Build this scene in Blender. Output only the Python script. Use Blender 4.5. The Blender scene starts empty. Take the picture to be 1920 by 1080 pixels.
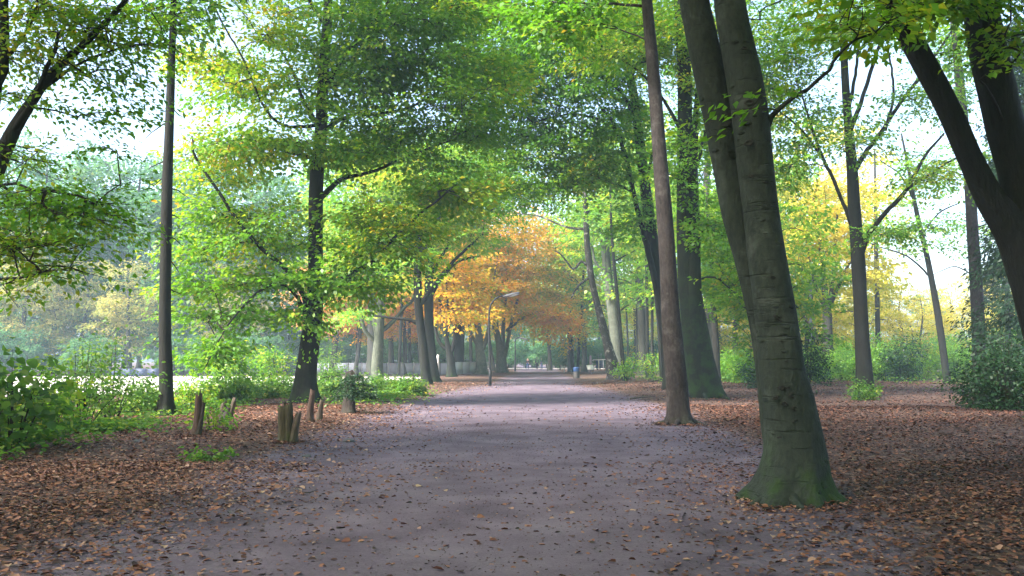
import bpy, math, random
import numpy as np
from mathutils import Vector

scene = bpy.context.scene
COL = scene.collection
R = math.radians
F_PX, HZN = 1700.0, 672.0
PITCH = math.atan((HZN - 540.0) / F_PX)
EYE = 1.6
rng = np.random.default_rng(7)
DENS, SPR, LAYER = 1.6, 1.0, 1.0

# ------------------------------------------------------------------ camera mapping
def ray(px, py):
    u, v = (px - 960) / F_PX, (540 - py) / F_PX
    c, s = math.cos(PITCH), math.sin(PITCH)
    return np.array([u, c - v * s, s + v * c])
def at(px, py, Y):
    d = ray(px, py); return d * (Y / d[1]) + np.array([0, 0, EYE])
def gp(px, py, z=0.0):
    d = ray(px, py); return d * ((z - EYE) / d[2]) + np.array([0, 0, EYE])

# ------------------------------------------------------------------ object helpers
def link(o, parent=None):
    COL.objects.link(o)
    if parent is not None: o.parent = parent
    return o
def tag(o, label=None, cat=None, group=None, kind=None):
    if label: o['label'] = label
    if cat: o['category'] = cat
    if group: o['group'] = group
    if kind: o['kind'] = kind
    return o
def empty(name, loc):
    o = bpy.data.objects.new(name, None); o.location = [float(x) for x in loc]
    o.empty_display_size = 0.3
    return link(o)
def copy_tree(o, parent=None):
    c = o.copy(); COL.objects.link(c)
    if parent is not None: c.parent = parent
    for ch in o.children: copy_tree(ch, c)
    return c

class MB:
    """collects vertex/face arrays, builds ONE mesh object"""
    def __init__(s): s.V = []; s.Fq = []; s.Fx = []; s.n = 0; s.att = []
    def quads(s, v, f, a=None):
        v = np.asarray(v, float); f = np.asarray(f, np.int64)
        s.V.append(v); s.Fq.append(f + s.n); s.n += len(v)
        s.att.append(np.zeros(len(f)) if a is None else np.asarray(a, float))
    def faces(s, v, fs):
        s.V.append(np.asarray(v, float)); s.Fx += [[i + s.n for i in f] for f in fs]; s.n += len(v)
    def box(s, c, size, rz=0.0, rx=0.0):
        c = np.asarray(c, float); h = np.asarray(size, float) / 2
        v = np.array([[x, y, z] for z in (-1, 1) for y in (-1, 1) for x in (-1, 1)], float) * h
        if rx:
            ca, sa = math.cos(rx), math.sin(rx); v = v @ np.array([[1, 0, 0], [0, ca, sa], [0, -sa, ca]])
        ca, sa = math.cos(rz), math.sin(rz)
        v = v @ np.array([[ca, sa, 0], [-sa, ca, 0], [0, 0, 1]])
        s.quads(v + c, [[0, 2, 3, 1], [4, 5, 7, 6], [0, 1, 5, 4], [1, 3, 7, 5], [3, 2, 6, 7], [2, 0, 4, 6]])
    def tube(s, pts, rad, n=8, disp=None, cap=True):
        pts = np.asarray(pts, float); K = len(pts); rad = np.broadcast_to(np.asarray(rad, float), (K,))
        T = np.gradient(pts, axis=0); T /= np.linalg.norm(T, axis=1)[:, None] + 1e-9
        up = np.array([1.0, 0, 0]) if abs(T[0][0]) < .9 else np.array([0, 1.0, 0])
        X = np.zeros((K, 3)); x = up - T[0] * up.dot(T[0])
        for i in range(K):
            x = x - T[i] * x.dot(T[i]); x /= np.linalg.norm(x) + 1e-9; X[i] = x
        Yv = np.cross(T, X)
        th = np.arange(n) * 2 * np.pi / n
        ring = (np.cos(th)[None, :, None] * X[:, None] + np.sin(th)[None, :, None] * Yv[:, None])
        rr = np.repeat(rad[:, None], n, 1)
        if disp is not None: rr = disp(rr, th[None, :], pts, ring)
        v = (pts[:, None] + ring * rr[:, :, None]).reshape(-1, 3)
        i, j = np.meshgrid(np.arange(K - 1), np.arange(n), indexing='ij')
        a = i * n + j; b = i * n + (j + 1) % n
        f = np.stack([a, b, b + n, a + n], -1).reshape(-1, 4)
        o = s.n
        s.quads(v, f)
        if cap:
            s.Fx.append([o + k for k in range(n)][::-1]); s.Fx.append([o + (K - 1) * n + k for k in range(n)])
    def prisms(s, A, B, ra, rb, n=4):
        A = np.asarray(A, float); B = np.asarray(B, float)
        if len(A) == 0: return
        T = B - A; T /= np.linalg.norm(T, axis=1)[:, None] + 1e-9
        h = np.where(np.abs(T[:, 2:3]) < .9, np.array([[0, 0, 1.0]]), np.array([[1.0, 0, 0]]))
        X = np.cross(T, h); X /= np.linalg.norm(X, axis=1)[:, None] + 1e-9
        Yv = np.cross(T, X)
        th = np.arange(n) * 2 * np.pi / n
        ring = np.cos(th)[None, :, None] * X[:, None] + np.sin(th)[None, :, None] * Yv[:, None]
        va = A[:, None] + ring * np.broadcast_to(ra, (len(A),))[:, None, None]
        vb = B[:, None] + ring * np.broadcast_to(rb, (len(A),))[:, None, None]
        v = np.concatenate([va, vb], 1).reshape(-1, 3)
        base = np.arange(len(A))[:, None] * 2 * n; j = np.arange(n)[None]
        f = np.stack([base + j, base + (j + 1) % n, base + n + (j + 1) % n, base + n + j], -1).reshape(-1, 4)
        s.quads(v, f)
    def leaves(s, P, A, N, L, W, val, hexa=False, fold=0.12):
        P = np.asarray(P); k = len(P)
        if k == 0: return
        A = A / (np.linalg.norm(A, axis=1)[:, None] + 1e-9)
        N = N - A * np.sum(A * N, 1)[:, None]; N /= np.linalg.norm(N, axis=1)[:, None] + 1e-9
        B = np.cross(N, A); L = np.broadcast_to(L, (k,))[:, None]; W = np.broadcast_to(W, (k,))[:, None]
        if not hexa:
            v = np.stack([P, P + A * .48 * L + B * W + N * fold * W * 2, P + A * L - N * .10 * L, P + A * .42 * L - B * W + N * fold * W * 2], 1)
            f = np.arange(k)[:, None] * 4 + np.array([[0, 1, 2, 3]])
            s.quads(v.reshape(-1, 3), f, val)
        else:
            r1 = P + A * .25 * L + B * W * .9 + N * fold * W * 2; r2 = P + A * .65 * L + B * W * .85 + N * fold * W * 1.4
            l1 = P + A * .25 * L - B * W * .9 + N * fold * W * 2; l2 = P + A * .65 * L - B * W * .85 + N * fold * W * 1.4
            tip = P + A * L - N * .16 * L
            v = np.stack([P, r1, r2, tip, l2, l1], 1).reshape(-1, 3)
            b = np.arange(k)[:, None] * 6
            f = np.concatenate([b + np.array([[0, 1, 2, 3]]), b + np.array([[0, 3, 4, 5]])], 0)
            s.quads(v, f, np.concatenate([val, val]))
    def mesh(s, name, mat, smooth=False):
        me = bpy.data.meshes.new(name)
        V = np.concatenate(s.V) if s.V else np.zeros((0, 3))
        Q = np.concatenate(s.Fq) if s.Fq else np.zeros((0, 4), np.int64)
        nq = len(Q); ex = [i for f in s.Fx for i in f]; exn = [len(f) for f in s.Fx]
        me.vertices.add(len(V)); me.vertices.foreach_set('co', V.astype(np.float32).ravel())
        loops = np.concatenate([Q.ravel(), np.array(ex, np.int64)]).astype(np.int32)
        tot = np.concatenate([np.full(nq, 4), np.array(exn, int)]).astype(np.int32)
        st = (np.cumsum(tot) - tot).astype(np.int32)
        me.loops.add(len(loops)); me.loops.foreach_set('vertex_index', loops)
        me.polygons.add(len(tot)); me.polygons.foreach_set('loop_start', st)
        try: me.polygons.foreach_set('loop_total', tot)
        except Exception: pass
        if smooth: me.polygons.foreach_set('use_smooth', np.ones(len(tot), bool))
        a = np.concatenate(s.att) if s.att else np.zeros(0)
        if np.any(a):
            at_ = me.attributes.new('v', 'FLOAT', 'FACE')
            at_.data.foreach_set('value', np.concatenate([a, np.zeros(len(exn))]).astype(np.float32))
        me.update(calc_edges=True); me.validate()
        if mat: me.materials.append(mat)
        return me
    def build(s, name, mat, parent=None, smooth=False):
        return link(bpy.data.objects.new(name, s.mesh(name, mat, smooth)), parent)

def crv(pts, step=0.4):
    """Catmull-Rom through rows of pts (any number of columns)"""
    p = np.asarray(pts, float)
    if len(p) < 3:
        m = max(2, int(np.linalg.norm(p[1][:3] - p[0][:3]) / step) + 1); t = np.linspace(0, 1, m)[:, None]
        return p[0] * (1 - t) + p[1] * t
    q = np.concatenate([[2 * p[0] - p[1]], p, [2 * p[-1] - p[-2]]]); out = []
    for i in range(1, len(q) - 2):
        m = max(2, int(np.linalg.norm(q[i + 1][:3] - q[i][:3]) / step)); t = np.linspace(0, 1, m, endpoint=False)[:, None]
        a, b, c, d = q[i - 1], q[i], q[i + 1], q[i + 2]
        out.append(.5 * (2 * b + (c - a) * t + (2 * a - 5 * b + 4 * c - d) * t ** 2 + (3 * b - a - 3 * c + d) * t ** 3))
    out.append(p[-1:]); return np.concatenate(out)

def snoise(p, f, seed=0, octv=3):
    """cheap smooth noise: sums of sines, about -1..1"""
    r = np.random.default_rng(seed); p = np.asarray(p, float); out = np.zeros(p.shape[:-1]); amp = 1.0; tot = 0
    for o in range(octv):
        for _ in range(4):
            k = r.normal(size=p.shape[-1]) * f * (2 ** o); out += amp * np.sin(p @ k + r.uniform(0, 6.28)) / 2.4
        tot += amp; amp *= .5
    return out / tot

# ------------------------------------------------------------------ materials
def nmat(name):
    m = bpy.data.materials.new(name); m.use_nodes = True; nt = m.node_tree; nt.nodes.clear()
    return m, nt, nt.nodes.new('ShaderNodeOutputMaterial')
def N(nt, typ, **kw):
    n = nt.nodes.new('ShaderNode' + typ)
    for k, v in kw.items():
        if k in n.inputs.keys() if hasattr(n.inputs, 'keys') else False: n.inputs[k].default_value = v
        else: setattr(n, k, v)
    return n
def ramp(nt, fac, stops):
    r = nt.nodes.new('ShaderNodeValToRGB'); e = r.color_ramp.elements
    while len(e) < len(stops): e.new(.5)
    for x, (p, c) in zip(e, stops): x.position = p; x.color = (*c, 1) if len(c) == 3 else c
    nt.links.new(fac, r.inputs['Fac']); return r.outputs['Color']
def math_(nt, op, a, b=None, clamp=False):
    n = nt.nodes.new('ShaderNodeMath'); n.operation = op; n.use_clamp = clamp
    for i, v in enumerate((a, b)):
        if v is None: continue
        if isinstance(v, (int, float)): n.inputs[i].default_value = v
        else: nt.links.new(v, n.inputs[i])
    return n.outputs[0]
def mixc(nt, fac, a, b, typ='MIX'):
    n = nt.nodes.new('ShaderNodeMix'); n.data_type = 'RGBA'; n.blend_type = typ
    for i, v in ((0, fac), (6, a), (7, b)):
        if isinstance(v, (int, float)): n.inputs[i].default_value = v
        elif isinstance(v, tuple): n.inputs[i].default_value = (*v, 1)
        else: nt.links.new(v, n.inputs[i])
    return n.outputs[2]
def objvec(nt, sc=(1, 1, 1)):
    t = nt.nodes.new('ShaderNodeTexCoord'); m = nt.nodes.new('ShaderNodeMapping'); m.inputs['Scale'].default_value = sc
    nt.links.new(t.outputs['Object'], m.inputs['Vector']); return m.outputs['Vector']
def noise(nt, vec, scale, detail=4, rough=.55):
    n = nt.nodes.new('ShaderNodeTexNoise'); n.inputs['Scale'].default_value = scale
    n.inputs['Detail'].default_value = detail; n.inputs['Roughness'].default_value = rough
    nt.links.new(vec, n.inputs['Vector']); return n.outputs['Fac']
def bsdf(nt, out, col, rough=.8, bump=None, bstr=.3, bdist=.02, spec=.3, metal=0.0):
    b = nt.nodes.new('ShaderNodeBsdfPrincipled'); b.inputs['Roughness'].default_value = rough
    b.inputs['Specular IOR Level'].default_value = spec; b.inputs['Metallic'].default_value = metal
    if isinstance(col, tuple): b.inputs['Base Color'].default_value = (*col, 1)
    else: nt.links.new(col, b.inputs['Base Color'])
    if bump is not None:
        k = nt.nodes.new('ShaderNodeBump'); k.inputs['Strength'].default_value = bstr; k.inputs['Distance'].default_value = bdist
        nt.links.new(bump, k.inputs['Height']); nt.links.new(k.outputs[0], b.inputs['Normal'])
    nt.links.new(b.outputs[0], out.inputs['Surface']); return b

def bark(name, c1, c2, moss=0.0, mossh=1.5, sc=(6, 6, 1.6), bump=.5, blotch=None, scars=0.0, rings=0.0):
    m, nt, out = nmat(name)
    v = objvec(nt, sc); n1 = noise(nt, v, 3.0, 6, .65); v2 = objvec(nt); n2 = noise(nt, v2, 1.3, 4)
    fac = math_(nt, 'ADD', math_(nt, 'MULTIPLY', n1, .65), math_(nt, 'MULTIPLY', n2, .35))
    col = ramp(nt, fac, [(.36, c1), (.62, c2)])
    h = n1
    if blotch:
        nb = noise(nt, v2, 2.6, 5, .7); col = mixc(nt, ramp(nt, nb, [(.55, (0, 0, 0)), (.68, (.7, .7, .7))]), col, blotch)
    if rings:
        vr = objvec(nt, (.7, .7, 9)); nr = noise(nt, vr, 2.2, 3, .6)
        k = ramp(nt, nr, [(.60, (0, 0, 0)), (.72, (1, 1, 1))]); col = mixc(nt, math_(nt, 'MULTIPLY', k, rings), col, tuple(x * .45 for x in c1))
        h = math_(nt, 'ADD', h, math_(nt, 'MULTIPLY', k, -.8))
    if scars:
        vs = objvec(nt, (3.2, 3.2, 6.5)); w = nt.nodes.new('ShaderNodeTexVoronoi'); w.inputs['Scale'].default_value = 1.3
        nt.links.new(vs, w.inputs['Vector'])
        msk = noise(nt, v2, 1.1, 2); msk = ramp(nt, msk, [(.50, (0, 0, 0)), (.58, (1, 1, 1))])
        k = ramp(nt, w.outputs['Distance'], [(.10, (1, 1, 1)), (.22, (0, 0, 0))]); k = math_(nt, 'MULTIPLY', k, msk)
        col = mixc(nt, math_(nt, 'MULTIPLY', k, scars), col, tuple(x * .35 for x in c1)); h = math_(nt, 'ADD', h, math_(nt, 'MULTIPLY', k, 1.6))
    if moss:
        sep = nt.nodes.new('ShaderNodeSeparateXYZ'); tc = nt.nodes.new('ShaderNodeTexCoord'); nt.links.new(tc.outputs['Object'], sep.inputs[0])
        mh = math_(nt, 'DIVIDE', sep.outputs['Z'], mossh); mh = math_(nt, 'SUBTRACT', 1.0, mh, True)
        nm = noise(nt, v2, 2.4, 5, .65); k = math_(nt, 'MULTIPLY', mh, ramp(nt, nm, [(.45, (0, 0, 0)), (.58, (1, 1, 1))]))
        col = mixc(nt, math_(nt, 'MULTIPLY', k, moss, True), col, (.016, .038, .006))
    bsdf(nt, out, col, .85, h, bump, .03, .25)
    return m

def leafmat(name, stops, trans=.5, gloss=.06, boost=1.35, patch=.35, psc=.35):
    m, nt, out = nmat(name)
    a = nt.nodes.new('ShaderNodeAttribute'); a.attribute_name = 'v'
    n = noise(nt, objvec(nt), psc, 3)
    f = math_(nt, 'ADD', a.outputs['Fac'], math_(nt, 'MULTIPLY', math_(nt, 'SUBTRACT', n, .5), patch * 2.2), True)
    col = ramp(nt, f, stops)
    d = nt.nodes.new('ShaderNodeBsdfDiffuse'); t = nt.nodes.new('ShaderNodeBsdfTranslucent')
    nt.links.new(col, d.inputs['Color'])
    tcol = mixc(nt, 1.0, col, (boost * 1.15, boost * 1.1, boost * .6), 'MULTIPLY'); nt.links.new(tcol, t.inputs['Color'])
    mx = nt.nodes.new('ShaderNodeMixShader'); mx.inputs[0].default_value = trans
    nt.links.new(d.outputs[0], mx.inputs[1]); nt.links.new(t.outputs[0], mx.inputs[2])
    sh = mx.outputs[0]
    if gloss:
        g = nt.nodes.new('ShaderNodeBsdfGlossy'); g.inputs['Roughness'].default_value = .45; g.inputs['Color'].default_value = (1, 1, 1, 1)
        m2 = nt.nodes.new('ShaderNodeMixShader'); m2.inputs[0].default_value = gloss
        nt.links.new(sh, m2.inputs[1]); nt.links.new(g.outputs[0], m2.inputs[2]); sh = m2.outputs[0]
    nt.links.new(sh, out.inputs['Surface']); return m
def plain(name, c, rough=.6, spec=.4, var=.25, sc=4.0, metal=0.0, bump=.1):
    m, nt, out = nmat(name); n = noise(nt, objvec(nt), sc, 5, .65)
    col = ramp(nt, n, [(.3, tuple(x * (1 - var) for x in c)), (.7, tuple(min(1, x * (1 + var)) for x in c))])
    bsdf(nt, out, col, rough, n, bump, .01, spec, metal); return m

LG = leafmat('leaf_green', [(0, (.050, .150, .014)), (.42, (.105, .255, .018)), (.66, (.23, .34, .024)), (.86, (.42, .35, .03)), (1, (.46, .23, .02))], .55, .02)
LGD = leafmat('leaf_deep_green', [(0, (.036, .125, .013)), (.55, (.085, .225, .018)), (.84, (.18, .28, .02)), (1, (.42, .30, .03))], .52, .02)
LYG = leafmat('leaf_yellow_green', [(0, (.05, .18, .018)), (.4, (.13, .31, .024)), (.7, (.32, .38, .03)), (.9, (.50, .37, .035)), (1, (.50, .24, .02))], .55, .02)
LY = leafmat('leaf_yellow', [(0, (.20, .28, .03)), (.35, (.42, .40, .06)), (.75, (.56, .45, .09)), (1, (.56, .32, .05))], .52, .0)
LO = leafmat('leaf_orange', [(0, (.13, .24, .025)), (.2, (.30, .33, .03)), (.34, (.52, .37, .05)), (.55, (.62, .33, .045)), (.8, (.62, .24, .03)), (1, (.48, .14, .02))], .55, .0)
LP = leafmat('leaf_copper_pink', [(0, (.46, .32, .12)), (.5, (.58, .30, .17)), (1, (.50, .20, .11))], .5, .0)
LH = leafmat('leaf_far_wood', [(0, (.045, .13, .065)), (.5, (.080, .19, .090)), (.85, (.15, .24, .09)), (1, (.28, .26, .10))], .5, .0)  # blue cast of distant air tinted into these leaf colours
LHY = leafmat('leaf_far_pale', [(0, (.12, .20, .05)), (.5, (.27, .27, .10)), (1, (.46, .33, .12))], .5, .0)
LHOL = leafmat('leaf_holly', [(0, (.008, .030, .010)), (.7, (.019, .055, .014)), (1, (.04, .085, .018))], .2, .02)
LSH = leafmat('leaf_shrub', [(0, (.045, .125, .025)), (.5, (.095, .215, .032)), (.80, (.23, .31, .045)), (1, (.48, .38, .06))], .52, .02)
LSB = leafmat('leaf_shrub_bright', [(0, (.07, .20, .03)), (.5, (.14, .31, .035)), (.85, (.27, .38, .04)), (1, (.50, .40, .05))], .55, .02)
LND = leafmat('needle_dark', [(0, (.012, .036, .018)), (1, (.032, .075, .028))], .2, .02)

BK_BEECH = bark('bark_beech', (.011, .017, .0125), (.029, .038, .028), 1.1, .8, (7, 7, 3.0), .9, (.056, .066, .055), .4, .1)
BK_DARK = bark('bark_dark', (.0045, .005, .004), (.015, .015, .012), .7, 1.4, (9, 9, 1.6), .8)
BK_MOSS = bark('bark_mossy', (.0045, .007, .004), (.013, .017, .008), 1.0, 6.0, (7, 7, 1.2), .8)
BK_SPR = bark('bark_spruce', (.013, .0105, .010), (.046, .038, .036), .35, .5, (6, 6, 2.6), 1.0, (.082, .072, .068))
BK_GREY = bark('bark_pale_grey', (.052, .062, .045), (.125, .135, .105), .8, 1.6, (5, 5, 1.3), .5, (.16, .17, .14))
BK_BIRCH = bark('bark_birch', (.018, .016, .014), (.05, .045, .04), 0, 1, (6, 6, 2.0), .9, (.42, .40, .36))
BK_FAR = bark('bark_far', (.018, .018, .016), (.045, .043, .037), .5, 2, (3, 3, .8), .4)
TWIG = plain('twig_bark', (.035, .03, .024), .9, .1, .3, 6)

# ------------------------------------------------------------------ growth of branches and leaf sprays
def ball(n, r):
    d = r.normal(size=(n, 3)); d /= np.linalg.norm(d, axis=1)[:, None]
    return d * (r.uniform(0, 1, n) ** (1 / 2.6))[:, None]

def grow(roots, targets, r, asc=.5):
    """attach every target to the nearest sensible node; returns polylines with node ids"""
    tot = len(roots) + len(targets) * 14 + 10
    pos = np.zeros((tot, 3)); plen = np.zeros(tot); par = np.full(tot, -1); w = np.zeros(tot)
    k = len(roots); pos[:k] = roots
    base = roots.mean(0)
    dist = np.array([np.min(np.linalg.norm(roots - t, axis=1)) for t in targets])
    lines, ends = [], []
    for ti in np.argsort(dist):
        p = targets[ti]; dv = p - pos[:k]; d = np.linalg.norm(dv, axis=1)
        horiz = np.hypot(dv[:, 0], dv[:, 1])
        want = .45 * horiz                       # a limb leaves the stem below its tip
        cost = d + .12 * plen[:k] + asc * np.maximum(0, want * (np.arange(k) < len(roots)) - dv[:, 2]) + .8 * np.maximum(0, -dv[:, 2] - .2)
        i = int(np.argmin(cost)); a = pos[i]; L = d[i]
        m = int(min(13, max(2, L / .45))); t = np.linspace(0, 1, m + 1)[1:, None]
        c = (a + p) / 2 + np.array([0, 0, .13 * L]) + r.normal(size=3) * .06 * L
        seg = (1 - t) ** 2 * a + 2 * t * (1 - t) * c + t ** 2 * p
        seg[:-1] += r.normal(size=(m - 1, 3)) * .018 * L
        ids = [i]
        for q in seg:
            pos[k] = q; par[k] = ids[-1]; plen[k] = plen[ids[-1]] + np.linalg.norm(q - pos[ids[-1]]); ids.append(k); k += 1
        lines.append(ids); ends.append(ids[-1])
    for e in ends: w[e] += 1
    for j in range(k - 1, len(roots) - 1, -1): w[par[j]] += w[j]
    return pos[:k], par[:k], w[:k], lines

def sprays(mb, tw, P, D, size, per, L, r, vbase=None, hexa=False, tilt=.42, twigs=True, aspect=.30, flat=.06):
    """flat layered leaf sprays at points P pointing along D"""
    k = len(P)
    if k == 0: return
    D = D.copy(); D[:, 2] = D[:, 2] * .45 - .08; D /= np.linalg.norm(D, axis=1)[:, None] + 1e-9
    S = np.cross(D, [0, 0, 1.0]); S /= np.linalg.norm(S, axis=1)[:, None] + 1e-9
    roll = r.normal(size=k) * .34; Un = np.cross(S, D)
    S2 = S * np.cos(roll)[:, None] + Un * np.sin(roll)[:, None]; Un = np.cross(S2, D)
    sz = size * r.uniform(.7, 1.3, k)
    idx = np.repeat(np.arange(k), per); n = len(idx)
    t = r.uniform(0, 1, n); u = r.uniform(-1, 1, n) * (.62 - .35 * np.abs(t - .4)); s_ = sz[idx]
    pos = P[idx] + D[idx] * ((t - .35) * s_)[:, None] + S2[idx] * (u * s_)[:, None] + Un[idx] * (r.normal(size=n) * flat * s_ - .25 * u * u * s_)[:, None]
    ax = D[idx] * r.uniform(.2, 1, n)[:, None] + S2[idx] * (np.sign(u) * r.uniform(.2, 1, n))[:, None] + r.normal(size=(n, 3)) * .25
    ax[:, 2] -= .25
    nm = Un[idx] + r.normal(size=(n, 3)) * tilt
    LL = L * r.uniform(.65, 1.25, n)
    vb = (r.uniform(.1, .75, k) if vbase is None else vbase)[idx]
    val = np.clip(vb * .55 + r.beta(1.6, 2.6, n) * .55, .001, 1)
    mb.leaves(pos, ax, nm, LL, LL * aspect * r.uniform(.8, 1.2, n), val, hexa)
    if tw is not None and twigs:
        a = P - D * (.35 * sz)[:, None]; b = P + D * (.55 * sz)[:, None]
        tw.prisms(a, b, .007, .003, 3)
        for f, sg in ((.1, 1), (.3, -1), (.45, 1), (.6, -1)):
            q = a + (b - a) * f; e = q + S2 * (sg * .42 * sz * (1 - .4 * f))[:, None] + D * (.25 * sz)[:, None]
            tw.prisms(q, e, .004, .002, 3)

def trunk_disp(flare=.8, fh=.5, lobes=5, rough=.05, seed=0, z0=0.0, flute=0.06):
    rr = np.random.default_rng(seed); ph = rr.uniform(0, 6.28, 4); amp = rr.uniform(.6, 1.2, 4)
    def f(r, th, pts, ring):
        h = np.maximum(0, pts[:, 2:3] - z0)
        fl = flare * np.exp(-h / fh)
        lob = (.5 + .5 * np.cos(lobes * th + ph[0] + .8 * np.sin(2 * th + ph[1]))) ** 1.7
        lob2 = .5 + .5 * np.cos(3 * th + ph[2])
        q = pts[:, None] + ring * r[:, :, None]
        out = r * (1 + fl * (.45 + .75 * lob + .35 * lob2 * amp[0]) + flute * np.cos(3 * th + ph[3] + h * .15) * np.exp(-h / 6))
        return out * (1 + rough * snoise(q * np.array([1, 1, .45]), 3.0, seed + 5, 3))
    return f

def hero(name, label, cat, D, stems, limbs, blobs, barkm, leafm, L=.10, per=60, size=1.0, flare=.8, fh=.5,
         nseg=16, rt=.007, group=None, seed=1, zmin=3.0, leafk=1.0, twig=True, hexa=False, rough=.05, wblobs=(), tilt=.34, lobes=5, flute=.06, aspect=.32):
    """stems: lists of (px, py, width_px[, depth offset]); limbs the same; blobs: (px,py,rx,ry,dD,rD,n)"""
    r = np.random.default_rng(seed)
    b0 = stems[0][0]; base = gp(b0[0], b0[1]) if D is None else at(b0[0], b0[1], D); D = base[1]; base = np.array([base[0], D, 0.0])
    root = tag(empty(name, base), label, cat, group)
    def conv(lst):
        o = []
        for q in lst:
            dd = q[3] if len(q) > 3 else 0.0
            p = at(q[0], q[1], D + dd) - base; o.append([*p, q[2] / 2 * (D + dd) / F_PX])
        return np.array(o)
    roots = []
    for si, st in enumerate(stems):
        c = conv(st)
        if si == 0: c[0][2] = -.15; c = np.concatenate([c[:1], [[c[0][0] * .7 + c[1][0] * .3, c[0][1], min(.35, c[1][2] * .3), c[1][3] * 1.0]], c[1:]]); c[0][3] = c[1][3]
        c = crv(c, .18 if D < 20 else .35)
        mb = MB(); mb.tube(c[:, :3], np.maximum(c[:, 3], .01), nseg if D > 20 else 40, trunk_disp(flare if si == 0 else 0, fh, lobes, rough, seed + si, 0, flute))
        mb.build('trunk' if si == 0 else 'stem', barkm, root, True)
        q = c[c[:, 2] > zmin][:, :3]
        roots.append(q[::max(1, len(q) // 40)] if len(q) else q)
    for li, lm in enumerate(limbs):
        c = crv(conv(lm), .25); n0 = r.normal(size=(len(c), 3)) * .012
        c[1:-1, :3] += n0[1:-1]
        mb = MB(); mb.tube(c[:, :3], np.maximum(c[:, 3], .006), 8, None); mb.build('limb', barkm, root, True)
        roots.append(c[len(c) // 5:, :3])
    roots = np.concatenate(roots)
    T = []
    for (px, py, rx, ry, dD, rD, n) in blobs:
        g = ball(int(n * DENS), r)
        pts = np.array([at(px + rx * a, py + ry * c_, D + dD + rD * b_) for a, b_, c_ in g]); T.append(pts - base)
    for (cx, cy, cz, rx, ry, rz, n) in wblobs:
        T.append(ball(int(n * 1.2), r) * np.array([rx, ry, rz]) + np.array([cx, cy, cz]))
    if T:
        T = np.concatenate(T); hl = LAYER * size; rr_ = np.hypot(T[:, 0], T[:, 1])
        q = T[:, 2] + .16 * rr_ + .35 * snoise(T[:, :2], .5, seed, 2); T[:, 2] += (np.round(q / hl) * hl - q) * .5 + r.normal(size=len(T)) * .12
        T = T[T[:, 2] > .8]
        pos, par, w, lines = grow(roots, T, r)
        lb, tw, cb = MB(), MB(), MB()
        for ids in lines:
            rad = rt * np.maximum(w[ids], 1) ** .44; rad[0] = rad[1] * 1.15; rad[-1] *= .7
            if rad[1] > .026: lb = MB(); lb.tube(pos[ids], rad, 7, cap=False); lb.build('limb', barkm, root, True)
            else: tw.prisms(pos[ids[:-1]], pos[ids[1:]], rad[:-1], rad[1:], 4)
        E = np.array([l[-1] for l in lines]); Dv = pos[E] - pos[par[E]]
        # extra sprays part-way along every branch
        M = np.array([l[max(1, len(l) * 2 // 3)] for l in lines if len(l) > 3] or [E[0]]); Dm = pos[M] - pos[par[M]] + r.normal(size=(len(M), 3)) * .3
        P = np.concatenate([pos[E], pos[M]]); Dv = np.concatenate([Dv / (np.linalg.norm(Dv, axis=1)[:, None] + 1e-9), Dm])
        vb = np.clip(.42 + .33 * snoise(P, .55, seed, 2) + r.normal(size=len(P)) * .12, 0, 1)
        sprays(cb, tw, P, Dv, size * 1.5, int(per * SPR), L * 1.5 * leafk, r, vb, hexa, tilt, twig, aspect, .04)
        if tw.n: tw.build('twigs', TWIG, root)
        cb.build('crown', leafm, root)
    return root

# ================================================================== THE SETTING
def pw(y):   # half width and centre of the trodden path at distance y
    hw = np.interp(y, [-20, 0, 6, 12, 25, 40, 50, 64, 100, 140], [1.8, 1.8, 1.9, 2.35, 2.6, 2.6, 1.5, .9, .8, .9])
    cx = np.interp(y, [-20, 0, 6.7, 12, 25, 40, 97, 140], [-1.3, -.8, -.40, -.05, .60, .80, 2.8, 4.0])
    return hw, cx
def path_out(x, y):  # distance outside the path edge, ragged
    hw, cx = pw(y)
    return np.abs(x - cx) - hw + .35 * snoise(np.stack([x, y], -1), .45, 3, 3)
def gz(x, y):
    d = np.clip((path_out(x, y) - .6) / 2.0, 0, 1)
    return d * (.05 * snoise(np.stack([x, y], -1), .8, 11, 2) + .05 * snoise(np.stack([x, y], -1), .25, 12, 1) + .03)

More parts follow.
